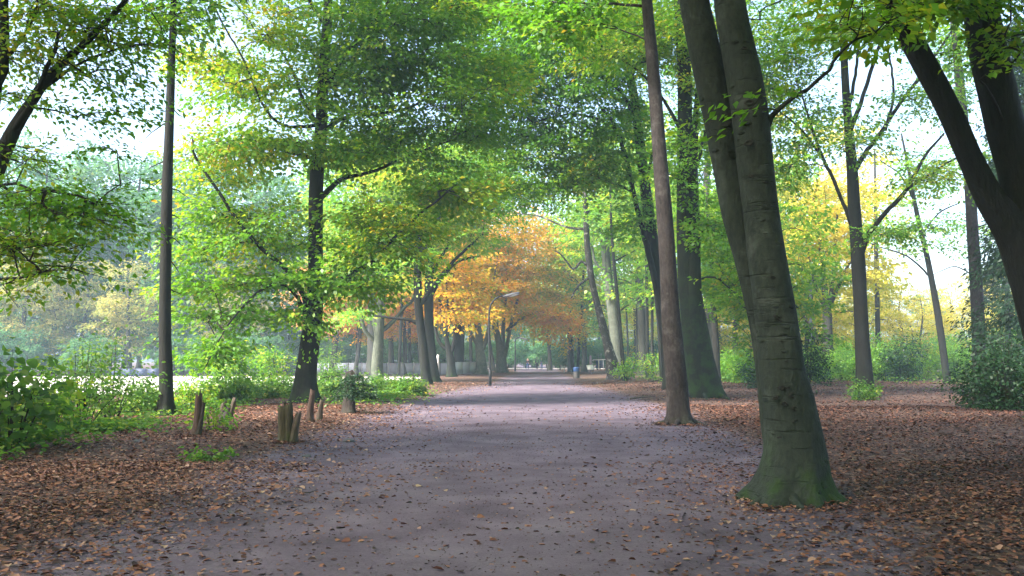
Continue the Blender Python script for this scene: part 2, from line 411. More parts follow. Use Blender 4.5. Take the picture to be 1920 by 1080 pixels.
def dirt_nodes(nt, v):
    n0 = noise(nt, v, .9, 5, .6); n1 = noise(nt, v, 30, 6, .75); n2 = noise(nt, v, 140, 3, .6)
    f = math_(nt, 'ADD', math_(nt, 'ADD', math_(nt, 'MULTIPLY', n0, .5), math_(nt, 'MULTIPLY', n1, .3)), math_(nt, 'MULTIPLY', n2, .2))
    return ramp(nt, f, [(.38, (.062, .047, .063)), (.50, (.112, .087, .112)), (.62, (.160, .130, .158))]), math_(nt, 'ADD', n1, math_(nt, 'MULTIPLY', n2, .5))  # mauve cast of blue shade light mixed into the earth colours
def ground_material():
    m, nt, out = nmat('forest_floor'); v = objvec(nt)
    vo = nt.nodes.new('ShaderNodeTexVoronoi'); vo.inputs['Scale'].default_value = 13; nt.links.new(v, vo.inputs['Vector'])
    sp = nt.nodes.new('ShaderNodeSeparateColor'); nt.links.new(vo.outputs['Color'], sp.inputs[0])
    lit = ramp(nt, sp.outputs[0], [(0, (.030, .022, .024)), (.4, (.070, .042, .036)), (.75, (.13, .070, .050)), (1, (.24, .165, .125))])
    nb = noise(nt, v, .5, 4); lit = mixc(nt, ramp(nt, nb, [(.35, (.5, .5, .5)), (.7, (0, 0, 0))]), lit, (.055, .036, .028))
    dirt, n1 = dirt_nodes(nt, v)
    a = nt.nodes.new('ShaderNodeAttribute'); a.attribute_name = 'litter'
    k = math_(nt, 'ADD', a.outputs['Fac'], math_(nt, 'MULTIPLY', math_(nt, 'SUBTRACT', noise(nt, v, 3.5, 5, .7), .5), .9))
    k = ramp(nt, k, [(.38, (0, 0, 0)), (.62, (1, 1, 1))])
    bsdf(nt, out, mixc(nt, k, dirt, lit), .95, math_(nt, 'ADD', n1, vo.outputs['Distance']), .5, .02, .15)
    return m
def path_material():
    m, nt, out = nmat('trodden_dirt'); v = objvec(nt)
    col, h = dirt_nodes(nt, v)
    bsdf(nt, out, col, .95, h, .45, .015, .15)
    return m

def grid_mesh(xs, ys, zf):
    X, Y = np.meshgrid(xs, ys); Z = zf(X, Y); nx = len(xs); ny = len(ys)
    v = np.stack([X, Y, Z], -1).reshape(-1, 3)
    i, j = np.meshgrid(np.arange(ny - 1), np.arange(nx - 1), indexing='ij'); a = (i * nx + j).ravel()
    return v, np.stack([a, a + 1, a + nx + 1, a + nx], -1)
xs = np.concatenate([np.linspace(-300, -40, 14), np.arange(-36, -14, 1.0), np.arange(-14, 14, .25), np.arange(14, 37, 1.0), np.linspace(40, 300, 14)])
ys = np.concatenate([np.linspace(-60, -6, 10), np.arange(-4, 40, .25), np.arange(40, 140, 1.0), np.linspace(142, 400, 20)])
v, f = grid_mesh(xs, ys, gz)
mb = MB(); mb.quads(v, f); g = mb.build('ground', ground_material(), None, True); tag(g, 'forest floor of brown leaf litter and bare earth either side of the path', 'ground', kind='structure')
la = g.data.attributes.new('litter', 'FLOAT', 'POINT')
la.data.foreach_set('value', np.clip((path_out(v[:, 0], v[:, 1]) - .1) / 3.0 - .05, 0, 1).astype(np.float32))
ys_ = np.arange(-12, 140, .4); tt = np.linspace(-1, 1, 21); V = []
for y in ys_:
    hw, cx = pw(y); xl = cx - hw; xr = cx + hw
    e = [xl, xr]
    for k, (x0, sg) in enumerate(((xl, 1), (xr, -1))):
        e[k] = x0 + sg * .35 * float(snoise(np.array([x0, y]), .45, 3, 3)) + .12 * float(snoise(np.array([x0, y]), 2.2, 4, 2))
    for t in tt:
        x = e[0] + (e[1] - e[0]) * (t + 1) / 2
        V.append([x, y, .010 + .022 * (1 - t * t) + .004 * math.sin(3 * x + y)])
V = np.array(V); nx = len(tt); i, j = np.meshgrid(np.arange(len(ys_) - 1), np.arange(nx - 1), indexing='ij'); a = (i * nx + j).ravel()
mb = MB(); mb.quads(V, np.stack([a, a + 1, a + nx + 1, a + nx], -1))
tag(mb.build('path', path_material(), None, True), 'wide trodden grey brown earth path running into the woods', 'path', kind='structure')
# pale open clearing to the left and to the right, and a crossing path at the far end
def sheet(name, pts, z, mat, label):
    mb = MB(); mb.faces([[x, y, z] for x, y in pts], [list(range(len(pts)))]); return tag(mb.build(name, mat), label, 'ground', kind='structure')
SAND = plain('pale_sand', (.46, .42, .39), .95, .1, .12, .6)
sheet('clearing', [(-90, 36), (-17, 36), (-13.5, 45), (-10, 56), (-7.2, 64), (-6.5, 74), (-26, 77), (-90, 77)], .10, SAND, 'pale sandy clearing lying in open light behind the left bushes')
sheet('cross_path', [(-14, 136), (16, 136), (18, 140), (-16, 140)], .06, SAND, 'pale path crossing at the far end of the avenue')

# fallen leaves, one object of stuff
def litter():
    r = np.random.default_rng(21); mb = MB(); P = []; S = []
    def region(n, x0, x1, y0, y1, fn):
        x = r.uniform(x0, x1, n); y = y0 + (y1 - y0) * r.uniform(0, 1, n) ** 1.0; keep = r.uniform(0, 1, n) < fn(x, y); return np.stack([x[keep], y[keep]], -1)
    def dens(x, y):
        d = path_out(x, y); pn = .5 + .5 * snoise(np.stack([x, y], -1), .7, 31, 3)
        k = np.clip((d - .0) / 3.2, 0, 1)
        return np.clip(.025 + .05 * np.clip(d + 1.2, 0, 1) + k ** 1.3 * (.22 + .75 * pn), 0, 1)
    P.append(region(240000, -9, 9, 3.5, 14, dens)); P.append(region(190000, -17, 19, 14, 30, dens)); P.append(region(90000, -18, 32, 30, 62, dens))
    XY = np.concatenate(P); n = len(XY)
    for bx, by, r0 in ((3.08, 10.1, .62), (4.0, 22.1, .42), (8.0, 37.2, 1.0), (-7.1, 30.9, .75), (-4.25, 17.2, .2), (-6.4, 18.2, .18)):
        q = r.uniform(0, 6.28, 420); d_ = r0 * (.75 + np.abs(r.normal(size=420)) * .45); XY = np.concatenate([XY, np.stack([bx + np.cos(q) * d_, by + np.sin(q) * d_], -1)])
    nb = len(XY); XY = np.concatenate([XY, region(26000, -5, 6, 3.5, 22, lambda x, y: .75 * (path_out(x, y) < 2.5) * (.35 + .65 * (snoise(np.stack([x, y], -1), 1.2, 77, 3) > -.1)))]); n = len(XY); frag = np.arange(n) >= nb
    big = np.clip((XY[:, 1] - 12) / 50, 0, 1)
    L = r.gamma(6, .0074, n).clip(.02, .11) * (1 + .6 * big); L = np.where(frag, r.uniform(.008, .024, n), L); yaw = r.uniform(0, 6.28, n)
    A = np.stack([np.cos(yaw), np.sin(yaw), r.normal(size=n) * .13], -1)
    d = path_out(XY[:, 0], XY[:, 1])
    Nn = np.stack([r.normal(size=n) * .2, r.normal(size=n) * .2, np.ones(n)], -1)
    z = np.where(d < .3, .036 - .02 * np.clip(d + 1.2, 0, 1.2) / 1.2, gz(XY[:, 0], XY[:, 1]) + .012) + r.uniform(0, .03, n) * (d > .3)
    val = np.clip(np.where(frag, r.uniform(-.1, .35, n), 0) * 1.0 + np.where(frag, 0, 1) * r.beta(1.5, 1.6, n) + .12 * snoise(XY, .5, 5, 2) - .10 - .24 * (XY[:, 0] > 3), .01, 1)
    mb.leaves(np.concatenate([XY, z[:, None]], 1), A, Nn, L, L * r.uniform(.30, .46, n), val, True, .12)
    m, nt, out = nmat('dead_leaf'); a = nt.nodes.new('ShaderNodeAttribute'); a.attribute_name = 'v'
    col = ramp(nt, a.outputs['Fac'], [(0, (.035, .020, .018)), (.22, (.10, .042, .028)), (.42, (.20, .080, .042)), (.62, (.24, .115, .07)), (.84, (.33, .21, .15)), (1, (.44, .31, .17))])
    bsdf(nt, out, col, .75, None, spec=.3)
    tag(mb.build('fallen_leaves', m), 'brown and tan fallen leaves scattered over path and forest floor', 'fallen leaves', kind='stuff')
litter()

# ================================================================== HERO TREES
hero('spruce_tree', 'slim straight dark trunk with dead side twigs, left of the path before the clearing', 'tree', None,
     [[(312, 780, 27), (311, 700, 24), (309, 600, 22), (312, 400, 20), (317, 250, 17), (322, 100, 14), (326, 0, 12), (330, -200, 9), (333, -420, 4)]],
     [[(313, y, 3.2), (313 + s * w * .5, y + h * .4, 2.2, .2), (313 + s * w, y + h, 1.0, .5)] for y, s, w, h in
      ((535, -1, 30, 6), (585, -1, 34, 8), (540, 1, 26, 12), (620, -1, 26, 22), (635, -1, 30, 8), (585, 1, 20, -3), (440, 1, 30, 22), (455, -1, 26, 10), (350, 1, 40, 20), (300, -1, 34, 16), (480, 1, 22, 30), (400, 1, 24, 10), (330, -1, 30, 24), (82, -1, 90, 2), (200, 1, 30, 20), (230, -1, 40, 30))],
     [(328, -120, 120, 100, 0, 2.5, 60), (326, 20, 50, 40, 0, 1.5, 14)], BK_DARK, LGD, .13, 50, 1.1, 1.3, .22, seed=3, zmin=8)

lean_beech = hero('beech_tree', 'leaning dark beech with low sweeping green boughs, left of the path beside stumps', 'tree', None,
     [[(572, 760, 36), (573, 715, 37), (582, 640, 36), (589, 585, 33), (592, 500, 29), (592, 400, 27), (594, 330, 26), (601, 250, 23), (606, 150, 21), (612, 60, 18), (616, -20, 15), (622, -250, 9), (628, -420, 4)]],
     [[(582, 600, 15), (570, 555, 12, -.2), (540, 508, 10, -.6), (490, 465, 8, -1), (440, 405, 7, -1.3), (400, 345, 6, -1.5), (368, 298, 5, -1.6), (360, 255, 3, -1.7)],
      [(580, 620, 9), (560, 560, 7, -.6), (520, 530, 6, -1.2), (470, 560, 5, -1.8), (420, 620, 3, -2.3), (385, 690, 2, -2.6)],
      [(600, 372, 12), (625, 348, 10, .2), (650, 332, 8, .4), (700, 322, 6, .6), (770, 290, 5, 1), (850, 262, 3, 1.6)],
      [(598, 545, 9), (640, 520, 8, -.4), (700, 490, 7, -.8), (745, 440, 6, -1), (790, 400, 5, -1.2), (850, 350, 3, -1.4)],
      [(606, 250, 9), (570, 190, 7, .3), (545, 125, 5, .6), (500, 60, 4, 1)],
      [(604, 245, 9), (660, 215, 7, .8), (700, 215, 6, 1), (770, 200, 5, 1.6), (840, 160, 3, 2)],
      [(604, 235, 8), (530, 235, 6, -.6), (490, 190, 5, -1), (455, 110, 4, -1.4), (415, 40, 3, -1.8)],
      [(607, 170, 9), (650, 100, 7, -.3), (700, 40, 6, -.6), (760, -40, 4, -1)],
      [(614, 50, 8), (590, 20, 6), (560, -40, 4)],
      [(598, 300, 8), (540, 285, 6, -.5), (470, 262, 4, -1.2), (400, 270, 3, -1.8)]],
     [(430, 420, 100, 75, -1, 1.3, 26), (420, 560, 95, 65, -1, 1.3, 27), (395, 655, 45, 45, -2, .8, 13), (540, 520, 60, 40, -1, 1.2, 9), (500, 450, 80, 60, 0, 1.5, 13),
      (480, 270, 130, 38, -1, 2, 34), (640, 285, 170, 40, 0, 2, 36), (790, 235, 150, 55, 1, 2.5, 44), (620, 170, 120, 60, 0, 2.5, 44), (700, 90, 150, 70, 0, 2.5, 64), (560, 50, 90, 50, 0, 2.5, 16),
      (870, 150, 110, 90, 0, 2.5, 50), (760, 20, 170, 45, 0, 3, 46), (720, 440, 100, 60, -1, 1.5, 36), (660, 520, 80, 40, -1, 1.2, 26), (440, 150, 80, 70, -1, 2, 16), (850, 350, 80, 50, 0, 1.6, 24), (560, 600, 40, 30, -1, 1, 8), (430, 110, 110, 110, 1, 2, 22), (400, 300, 70, 30, -1, 1.5, 8), (360, 480, 40, 70, -1, 1, 8)],
     BK_DARK, LG, .115, 72, 1.15, 1.0, .45, seed=5, zmin=2.5, wblobs=[(0, -1, 17, 7, 6, 3.5, 200), (5, -2, 15, 5, 6, 2, 110)])

hero('hornbeam_tree', 'pale green forked hornbeam with smooth trunk, left of the avenue by the fence', 'tree', 60,
     [[(708, 716, 25), (707, 690, 22), (709, 650, 20), (711, 610, 18), (716, 540, 16), (718, 480, 14), (717, 400, 12), (716, 340, 9), (715, 250, 4)]],
     [[(708, 625, 13), (700, 580, 11), (692, 545, 9), (685, 500, 7, .5), (665, 470, 5, .8), (640, 440, 4, 1)], [(705, 640, 9), (685, 620, 8, -.4), (675, 580, 6, -.8), (674, 560, 5, -1), (660, 520, 3, -1)],
      [(714, 620, 10), (735, 605, 8, .4), (760, 575, 6, .8), (775, 560, 5, 1), (790, 500, 3, 1)], [(718, 530, 9), (740, 505, 7), (757, 487, 5), (790, 440, 3)], [(717, 420, 6), (745, 360, 4), (760, 320, 3)], [(716, 430, 6), (690, 370, 4), (668, 330, 3)]],
     [(690, 400, 70, 70, 0, 4, 50), (760, 370, 70, 60, 0, 4, 50), (720, 500, 70, 50, 0, 3, 26), (690, 310, 90, 50, 0, 4, 40), (660, 590, 40, 20, -1, 3, 8), (650, 470, 40, 50, 0, 3, 18)],
     BK_GREY, LYG, .17, 55, 1.6, .45, .4, seed=8, zmin=4)
hero('beech_tree', 'nearer dark straight beech of the pair left of the avenue', 'tree', 52,
     [[(800, 724, 20), (797, 690, 19), (792, 640, 17), (785, 580, 16), (783, 520, 15), (786, 450, 14), (790, 380, 11), (792, 250, 6)]],
     [[(785, 608, 9), (770, 600, 7), (740, 597, 5), (700, 592, 4)], [(790, 570, 9), (810, 540, 7), (850, 490, 6, 1), (905, 440, 4, 1.5)], [(784, 500, 8), (768, 460, 6), (752, 400, 4)], [(787, 480, 8), (815, 430, 6), (835, 370, 4)]],
     [(800, 400, 100, 50, 1, 3, 44), (860, 330, 100, 50, 2, 3, 50), (780, 310, 110, 50, 0, 4, 60), (750, 500, 50, 40, 0, 3, 14), (880, 420, 60, 40, 1, 3, 20)],
     BK_DARK, LYG, .15, 55, 1.5, .55, .3, seed=9, zmin=4, group=None)
hero('beech_tree', 'farther thick dark beech of the pair left of the avenue', 'tree', 60,
     [[(813, 717, 22), (811, 690, 20), (806, 640, 18), (804, 580, 18), (805, 520, 16), (808, 450, 13), (812, 380, 10), (815, 260, 5)]],
     [[(806, 560, 8), (825, 525, 7), (860, 490, 5, 1), (900, 480, 4, 2)], [(806, 520, 8), (835, 470, 6), (870, 420, 5), (930, 390, 3)], [(808, 470, 7), (800, 420, 5), (780, 370, 3)]],
     [(830, 440, 90, 50, 1, 4, 34), (900, 360, 90, 50, 2, 4, 50), (950, 310, 60, 40, 2, 4, 30), (830, 300, 90, 40, 0, 4, 40)],
     BK_DARK, LYG, .17, 55, 1.6, .55, .3, seed=10, zmin=4)
hero('beech_tree', 'low forked small beech with orange leaves, left of the avenue by the white panel fence', 'tree', 75,
     [[(846, 708, 17), (845, 680, 15), (842, 662, 13), (838, 640, 9), (832, 610, 7), (826, 570, 6), (815, 520, 4), (805, 470, 3)]],
     [[(843, 665, 9), (851, 645, 8), (853, 620, 7), (848, 590, 6), (850, 540, 4), (855, 470, 3)], [(840, 655, 8), (826, 645, 7), (817, 620, 6), (815, 590, 4)], [(838, 630, 6), (842, 600, 5), (838, 550, 4), (835, 490, 3)]],
     [(830, 520, 80, 60, 0, 4, 46), (800, 470, 110, 50, 1, 5, 50), (860, 580, 60, 40, 0, 4, 20), (690, 560, 70, 30, 6, 4, 22)],
     BK_DARK, LO, .20, 55, 1.8, .7, .4, seed=11, zmin=3)
hero('beech_tree', 'orange autumn beech behind the curved street lamp', 'tree', 90,
     [[(903, 702, 21), (902, 680, 18), (899, 650, 16), (897, 620, 13), (890, 580, 9), (882, 520, 6), (878, 440, 4)]],
     [[(904, 655, 10), (914, 630, 8), (918, 600, 6), (924, 540, 4), (935, 470, 3)], [(898, 650, 7), (885, 630, 6), (878, 600, 4)]],
     [(890, 500, 110, 70, 0, 5, 44), (870, 430, 120, 50, 0, 5, 36), (920, 560, 80, 45, 0, 5, 22), (840, 550, 60, 45, 0, 4, 14), (960, 440, 70, 40, 0, 5, 16)],
     BK_GREY, LO, .22, 60, 2.3, .6, .5, seed=12, zmin=4)
hero('beech_tree', 'thick pale many stemmed beech under amber leaves at the end of the avenue', 'tree', 100,
     [[(941, 699, 21), (940, 680, 19), (938, 655, 15), (932, 620, 9), (928, 570, 7), (922, 500, 4)]],
     [[(941, 672, 9), (943, 640, 8), (944, 600, 7), (950, 540, 5), (955, 470, 3)], [(944, 676, 9), (952, 640, 7), (959, 605, 6), (975, 550, 5), (1000, 500, 3)], [(937, 655, 9), (930, 630, 7), (922, 600, 5)], [(950, 620, 6), (990, 590, 5, -2), (1030, 583, 3, -4)]],
     [(985, 525, 85, 55, -2, 6, 50), (1025, 580, 45, 45, -4, 5, 26), (1000, 470, 75, 50, -2, 6, 34), (930, 480, 90, 60, 0, 5, 26), (975, 575, 60, 24, 3, 4, 12), (1050, 600, 25, 28, -6, 3, 14)],
     BK_GREY, LO, .22, 60, 2.3, .6, .5, seed=13, zmin=4)

# right of the path
hero('birch_tree', 'leaning birch with dark cracked base and white flecked bark, right of the path', 'tree', None,
     [[(1157, 712, 22), (1150, 690, 21), (1140, 650, 18), (1130, 610, 15), (1117, 560, 13), (1107, 510, 12), (1101, 460, 11), (1098, 400, 10), (1094, 300, 7), (1090, 200, 3)]],
     [[(1104, 500, 6), (1090, 490, 5), (1075, 505, 4), (1055, 480, 3), (1040, 470, 2)], [(1099, 430, 6), (1060, 425, 4, 1), (1010, 405, 3, 2), (960, 400, 2, 3)], [(1098, 400, 6), (1130, 380, 4), (1170, 370, 3)], [(1106, 520, 5), (1085, 535, 4), (1070, 560, 2)]],
     [(1080, 360, 90, 40, 0, 4, 20), (1060, 270, 80, 50, 0, 4, 24)], BK_BIRCH, LYG, .17, 40, 1.4, 1.2, .4, seed=14, zmin=5, rough=.12)
hero('ash_tree', 'thick smooth pale grey green trunk right behind the leaning birch', 'tree', 84,
     [[(1160, 698, 22), (1157, 670, 21), (1150, 600, 20), (1142, 540, 18), (1136, 480, 16), (1131, 420, 14), (1125, 340, 11), (1120, 220, 5)]],
     [[(1138, 500, 7), (1128, 505, 6), (1115, 490, 5), (1108, 460, 4), (1080, 440, 3)], [(1134, 440, 6), (1160, 430, 4), (1190, 400, 3)], [(1144, 552, 6), (1130, 540, 4), (1112, 530, 3)]],
     [(1130, 400, 70, 50, 0, 5, 36), (1090, 450, 50, 40, 2, 4, 18), (1150, 300, 80, 60, 0, 5, 44)], BK_GREY, LYG, .2, 50, 1.7, .5, .5, seed=15, zmin=5)
hero('young_tree', 'thin dark pole like trunk touching the birch foot on its right', 'tree', None,
     [[(1172, 714, 8), (1168, 680, 7.5), (1163, 620, 7), (1158, 560, 6.5), (1151, 490, 6), (1146, 420, 5), (1144, 350, 3)]],
     [[(1164, 582, 3), (1175, 573, 2.5), (1180, 572, 2)], [(1152, 490, 3), (1190, 470, 2)]],
     [(1150, 390, 40, 40, 0, 2, 16), (1175, 480, 25, 40, 0, 2, 8)], BK_DARK, LG, .16, 40, 1.2, .5, .2, seed=16, zmin=4)
scaly_spruce = hero('spruce_tree', 'reddish brown scaly straight trunk at the right edge of the path', 'tree', None,
     [[(1273, 795, 44), (1270, 740, 40), (1266, 690, 38), (1259, 600, 35), (1253, 500, 32), (1246, 400, 30), (1238, 300, 28), (1230, 200, 25), (1222, 100, 23), (1213, 0, 20), (1200, -180, 14), (1188, -420, 6)]],
     [[(1213, 12, 6), (1150, 8, 5, .5), (1090, 6, 4, .8), (1030, 2, 3, 1)], [(1220, 80, 4), (1180, 60, 3, .5), (1100, 45, 2, 1)]],
     [(1200, -180, 170, 120, 0, 3, 90), (1060, 30, 120, 30, .6, 1.5, 20)], BK_SPR, LGD, .12, 55, 1.0, .5, .22, seed=17, zmin=9, rough=.06, nseg=28)
mossy_beech = hero('beech_tree', 'massive dark mossy fluted double trunk right behind the scaly trunk', 'tree', None,
     [[(1318, 745, 56), (1314, 705, 54), (1306, 650, 52), (1298, 590, 46), (1290, 520, 40), (1286, 450, 35), (1284, 380, 31), (1284, 280, 29), (1284, 180, 28), (1280, 80, 26), (1275, -20, 24), (1270, -250, 14)],
      [(1308, 690, 34, -.15), (1302, 600, 32, -.2), (1300, 500, 27, -.2), (1302, 420, 22, 0), (1300, 330, 17, .2), (1305, 220, 12, .4), (1315, 100, 7, .6)]],
     [[(1303, 445, 8), (1330, 425, 5, -.5), (1365, 425, 3, -1)], [(1290, 380, 8), (1310, 300, 6, -.5), (1330, 200, 4, -1)], [(1284, 260, 8), (1240, 180, 6), (1180, 120, 4), (1100, 90, 3)], [(1300, 528, 5), (1340, 520, 4, -.6), (1390, 560, 2.5, -1.2), (1420, 585, 1.5, -1.6)]],
     [(1330, 180, 50, 140, 0, 2, 46), (1345, 430, 40, 70, -1, 1.5, 22), (1240, 60, 110, 60, 0, 3, 50), (1150, 60, 120, 70, 0, 3, 60), (1270, 300, 40, 60, -1, 2, 16), (1390, 520, 35, 50, -1, 1.5, 14), (1420, 130, 60, 100, 2, 2, 40)],
     BK_MOSS, LG, .115, 66, 1.2, .38, .6, seed=18, zmin=5, wblobs=[(-1, -4, 17, 7, 8, 3, 200)], lobes=6, flute=.1)
hero('beech_tree', 'dark leaning beech with long boughs over the path, seen behind the scaly trunk', 'tree', 46,
     [[(1262, 715, 30), (1252, 640, 27), (1240, 560, 25), (1228, 480, 23), (1216, 400, 22), (1207, 330, 20), (1199, 260, 19), (1190, 190, 17), (1178, 120, 15), (1166, 50, 12), (1150, -40, 9), (1120, -200, 4)]],
     [[(1235, 560, 13), (1222, 500, 12, -.3), (1208, 440, 11, -.6), (1190, 370, 9, -.8), (1172, 290, 8, -1), (1150, 230, 6, -1.2), (1125, 200, 5, -1.4)],
      [(1150, 240, 6, -1.2), (1110, 220, 5, -2), (1060, 215, 4, -3), (1000, 230, 3, -4)], [(1186, 360, 6, -.8), (1140, 340, 5, -1.5), (1080, 350, 4, -2.4), (1010, 360, 3, -3)],
      [(1198, 260, 7), (1170, 180, 6, -1), (1100, 130, 5, -2), (1000, 110, 4, -3), (920, 120, 3, -4)], [(1178, 120, 7), (1130, 60, 5, -1), (1050, 20, 4, -2)], [(1210, 345, 7), (1225, 280, 6), (1235, 200, 4)]],
     [(1000, 150, 170, 70, -3, 3, 90), (900, 120, 130, 80, -4, 3, 56), (1080, 80, 140, 70, -2, 3, 60), (1020, 250, 140, 50, -3, 2.5, 66), (1090, 330, 110, 42, -2, 2, 50), (980, 350, 80, 34, -4, 2, 26), (1180, 250, 60, 80, -1, 2, 34), (1190, 400, 40, 40, -1, 2, 12), (950, 30, 150, 50, -3, 3, 50), (910, 250, 60, 50, -4, 2, 16), (1150, 160, 80, 60, 0, 3, 36)],
     BK_DARK, LGD, .125, 70, 1.25, .7, .5, seed=19, zmin=6, wblobs=[(-3, 0, 18, 6, 5, 2.5, 70)])

front_beech = hero('beech_tree', 'big foreground twin stemmed grey beech with mossy flared foot at the right path edge', 'tree', None,
     [[(1486, 940, 118), (1492, 850, 108), (1480, 750, 92), (1468, 700, 84), (1457, 600, 76), (1439, 480, 71), (1428, 400, 67), (1416, 300, 69), (1408, 220, 70), (1393, 130, 68), (1376, 50, 62), (1366, -20, 58), (1350, -180, 52), (1320, -420, 40), (1300, -800, 22)],
      [(1462, 880, 44, .12), (1450, 800, 48, .16), (1440, 700, 46, .18), (1427, 600, 48, .2), (1402, 480, 54, .24), (1381, 400, 58, .26), (1364, 310, 58, .28), (1347, 220, 58, .3), (1324, 110, 60, .32), (1309, 40, 58, .35), (1298, -20, 55, .4), (1260, -300, 42, .7), (1200, -640, 24, 1.2)]],
     [[(1432, 250, 17), (1447, 218, 12, -.1), (1470, 195, 9, -.2), (1515, 165, 8, -.3), (1550, 130, 7, -.4), (1580, 95, 6, -.5), (1640, 60, 4, -.6), (1690, 30, 3, -.7)]],
     [(1400, 172, 26, 8, -.45, .2, 1), (1640, 20, 60, 40, -.8, .6, 5)],
     BK_BEECH, LG, .085, 60, .8, .80, .20, seed=20, zmin=6, wblobs=[(-3, 1, 12.5, 8, 7, 3.2, 700), (-2, -9, 11, 9, 6, 2.6, 700)], rough=.030, lobes=6, flute=.05)  # crown widened overhead, out of view, to shade path and trunks
def roots_of(root, n, r0, ln, th, mat, seed):
    r = np.random.default_rng(seed)
    for k in range(n):
        a = 2 * math.pi * (k + r.uniform(-.25, .25)) / n; L_ = ln * r.uniform(.6, 1.15); t = np.linspace(0, 1, 12)
        ang = a + .35 * r.normal() * t ** 1.5; rad = r0 * .55 + (r0 * .45 + L_) * t
        z = .16 * (1 - t) ** 2.2 * (r0 / .5) - .012 - .055 * t ** 1.5 + .012 * np.sin(t * 9 + k)
        mb = MB(); mb.tube(np.stack([np.cos(ang) * rad, np.sin(ang) * rad, z], -1), th * (1.15 - .95 * t ** .7), 9, trunk_disp(0, 1, 3, .12, seed + k, -5)); mb.build('root', mat, root, True)
def scars(root):
    cl = [(940, 1486, 118), (850, 1492, 108), (750, 1480, 92), (700, 1468, 84), (600, 1457, 76), (480, 1439, 71), (400, 1428, 67), (300, 1416, 69), (220, 1408, 70), (130, 1393, 68)][::-1]
    D = root.location.y; r = np.random.default_rng(4)
    for px, py, w, h, tl in ((1465, 727, 12, 8, 0), (1487, 741, 15, 9, .1), (1454, 746, 12, 6, .3), (1471, 757, 12, 7, -.2), (1492, 766, 16, 9, 0), (1510, 777, 8, 8, 0), (1494, 790, 17, 6, .1), (1478, 727, 6, 5, 0), (1486, 701, 14, 6, .1), (1482, 677, 20, 5, 0), (1463, 598, 26, 7, -.45), (1405, 192, 18, 11, 0), (1404, 268, 15, 11, .2), (1408, 330, 9, 6, 0), (1449, 520, 12, 4, -.2), (1502, 640, 8, 4, 0), (1470, 640, 16, 3, 0), (1480, 560, 7, 5, 0), (1395, 90, 12, 7, 0), (1462, 820, 10, 4, 0)):
        c = np.interp(py, [q[0] for q in cl], [q[1] for q in cl]); wd = np.interp(py, [q[0] for q in cl], [q[2] for q in cl]); s_ = D / F_PX
        R_ = wd / 2 * s_; dx = (px - c) * s_; dy = math.sqrt(max(R_ * R_ - dx * dx, .0004)); p = at(px, py, D - dy) - np.array(root.location)
        n_, kk = 14, 6; th = np.linspace(0, 2 * np.pi, n_, endpoint=False); V = []
        for i, (rad, dep) in enumerate(((1.25, .0), (1.05, .35), (.85, .6), (.62, .42), (.35, .12), (.08, .05))):
            jr = 1 + .18 * snoise(np.stack([np.cos(th) * 2, np.sin(th) * 2], -1), 1.0, int(px + py), 2)
            V.append(np.stack([np.cos(th) * rad * jr * w / 2 * s_ * .95, 0 * th - dep * .022, np.sin(th) * rad * jr * h / 2 * s_ * .95], -1))
        V = np.concatenate(V); ct, st = math.cos(tl), math.sin(tl); x, z = V[:, 0] * ct - V[:, 2] * st, V[:, 0] * st + V[:, 2] * ct; V[:, 0], V[:, 2] = x, z
        ay = math.atan2(dx, dy); V = np.stack([V[:, 0] * math.cos(ay) - V[:, 1] * math.sin(ay), V[:, 0] * math.sin(ay) + V[:, 1] * math.cos(ay), V[:, 2]], -1)
        i, j = np.meshgrid(np.arange(kk - 1), np.arange(n_), indexing='ij'); a = (i * n_ + j).ravel(); b = (i * n_ + (j + 1) % n_).ravel()
        mb = MB(); mb.quads(V + p, np.stack([a, b, b + n_, a + n_], -1)); mb.Fx.append([(kk - 1) * n_ + q for q in range(n_)]); mb.build('bark_scar', BK_SCAR, root, True)
BK_SCAR = bark('bark_scar', (.010, .011, .009), (.030, .031, .025), 0, 1, (12, 12, 12), .6)
scars(front_beech)
roots_of(front_beech, 7, .50, .42, .075, BK_BEECH, 91)
roots_of(lean_beech, 7, .50, .8, .11, BK_DARK, 92); roots_of(mossy_beech, 8, .75, .9, .13, BK_MOSS, 93); roots_of(scaly_spruce, 7, .38, .55, .075, BK_SPR, 94)
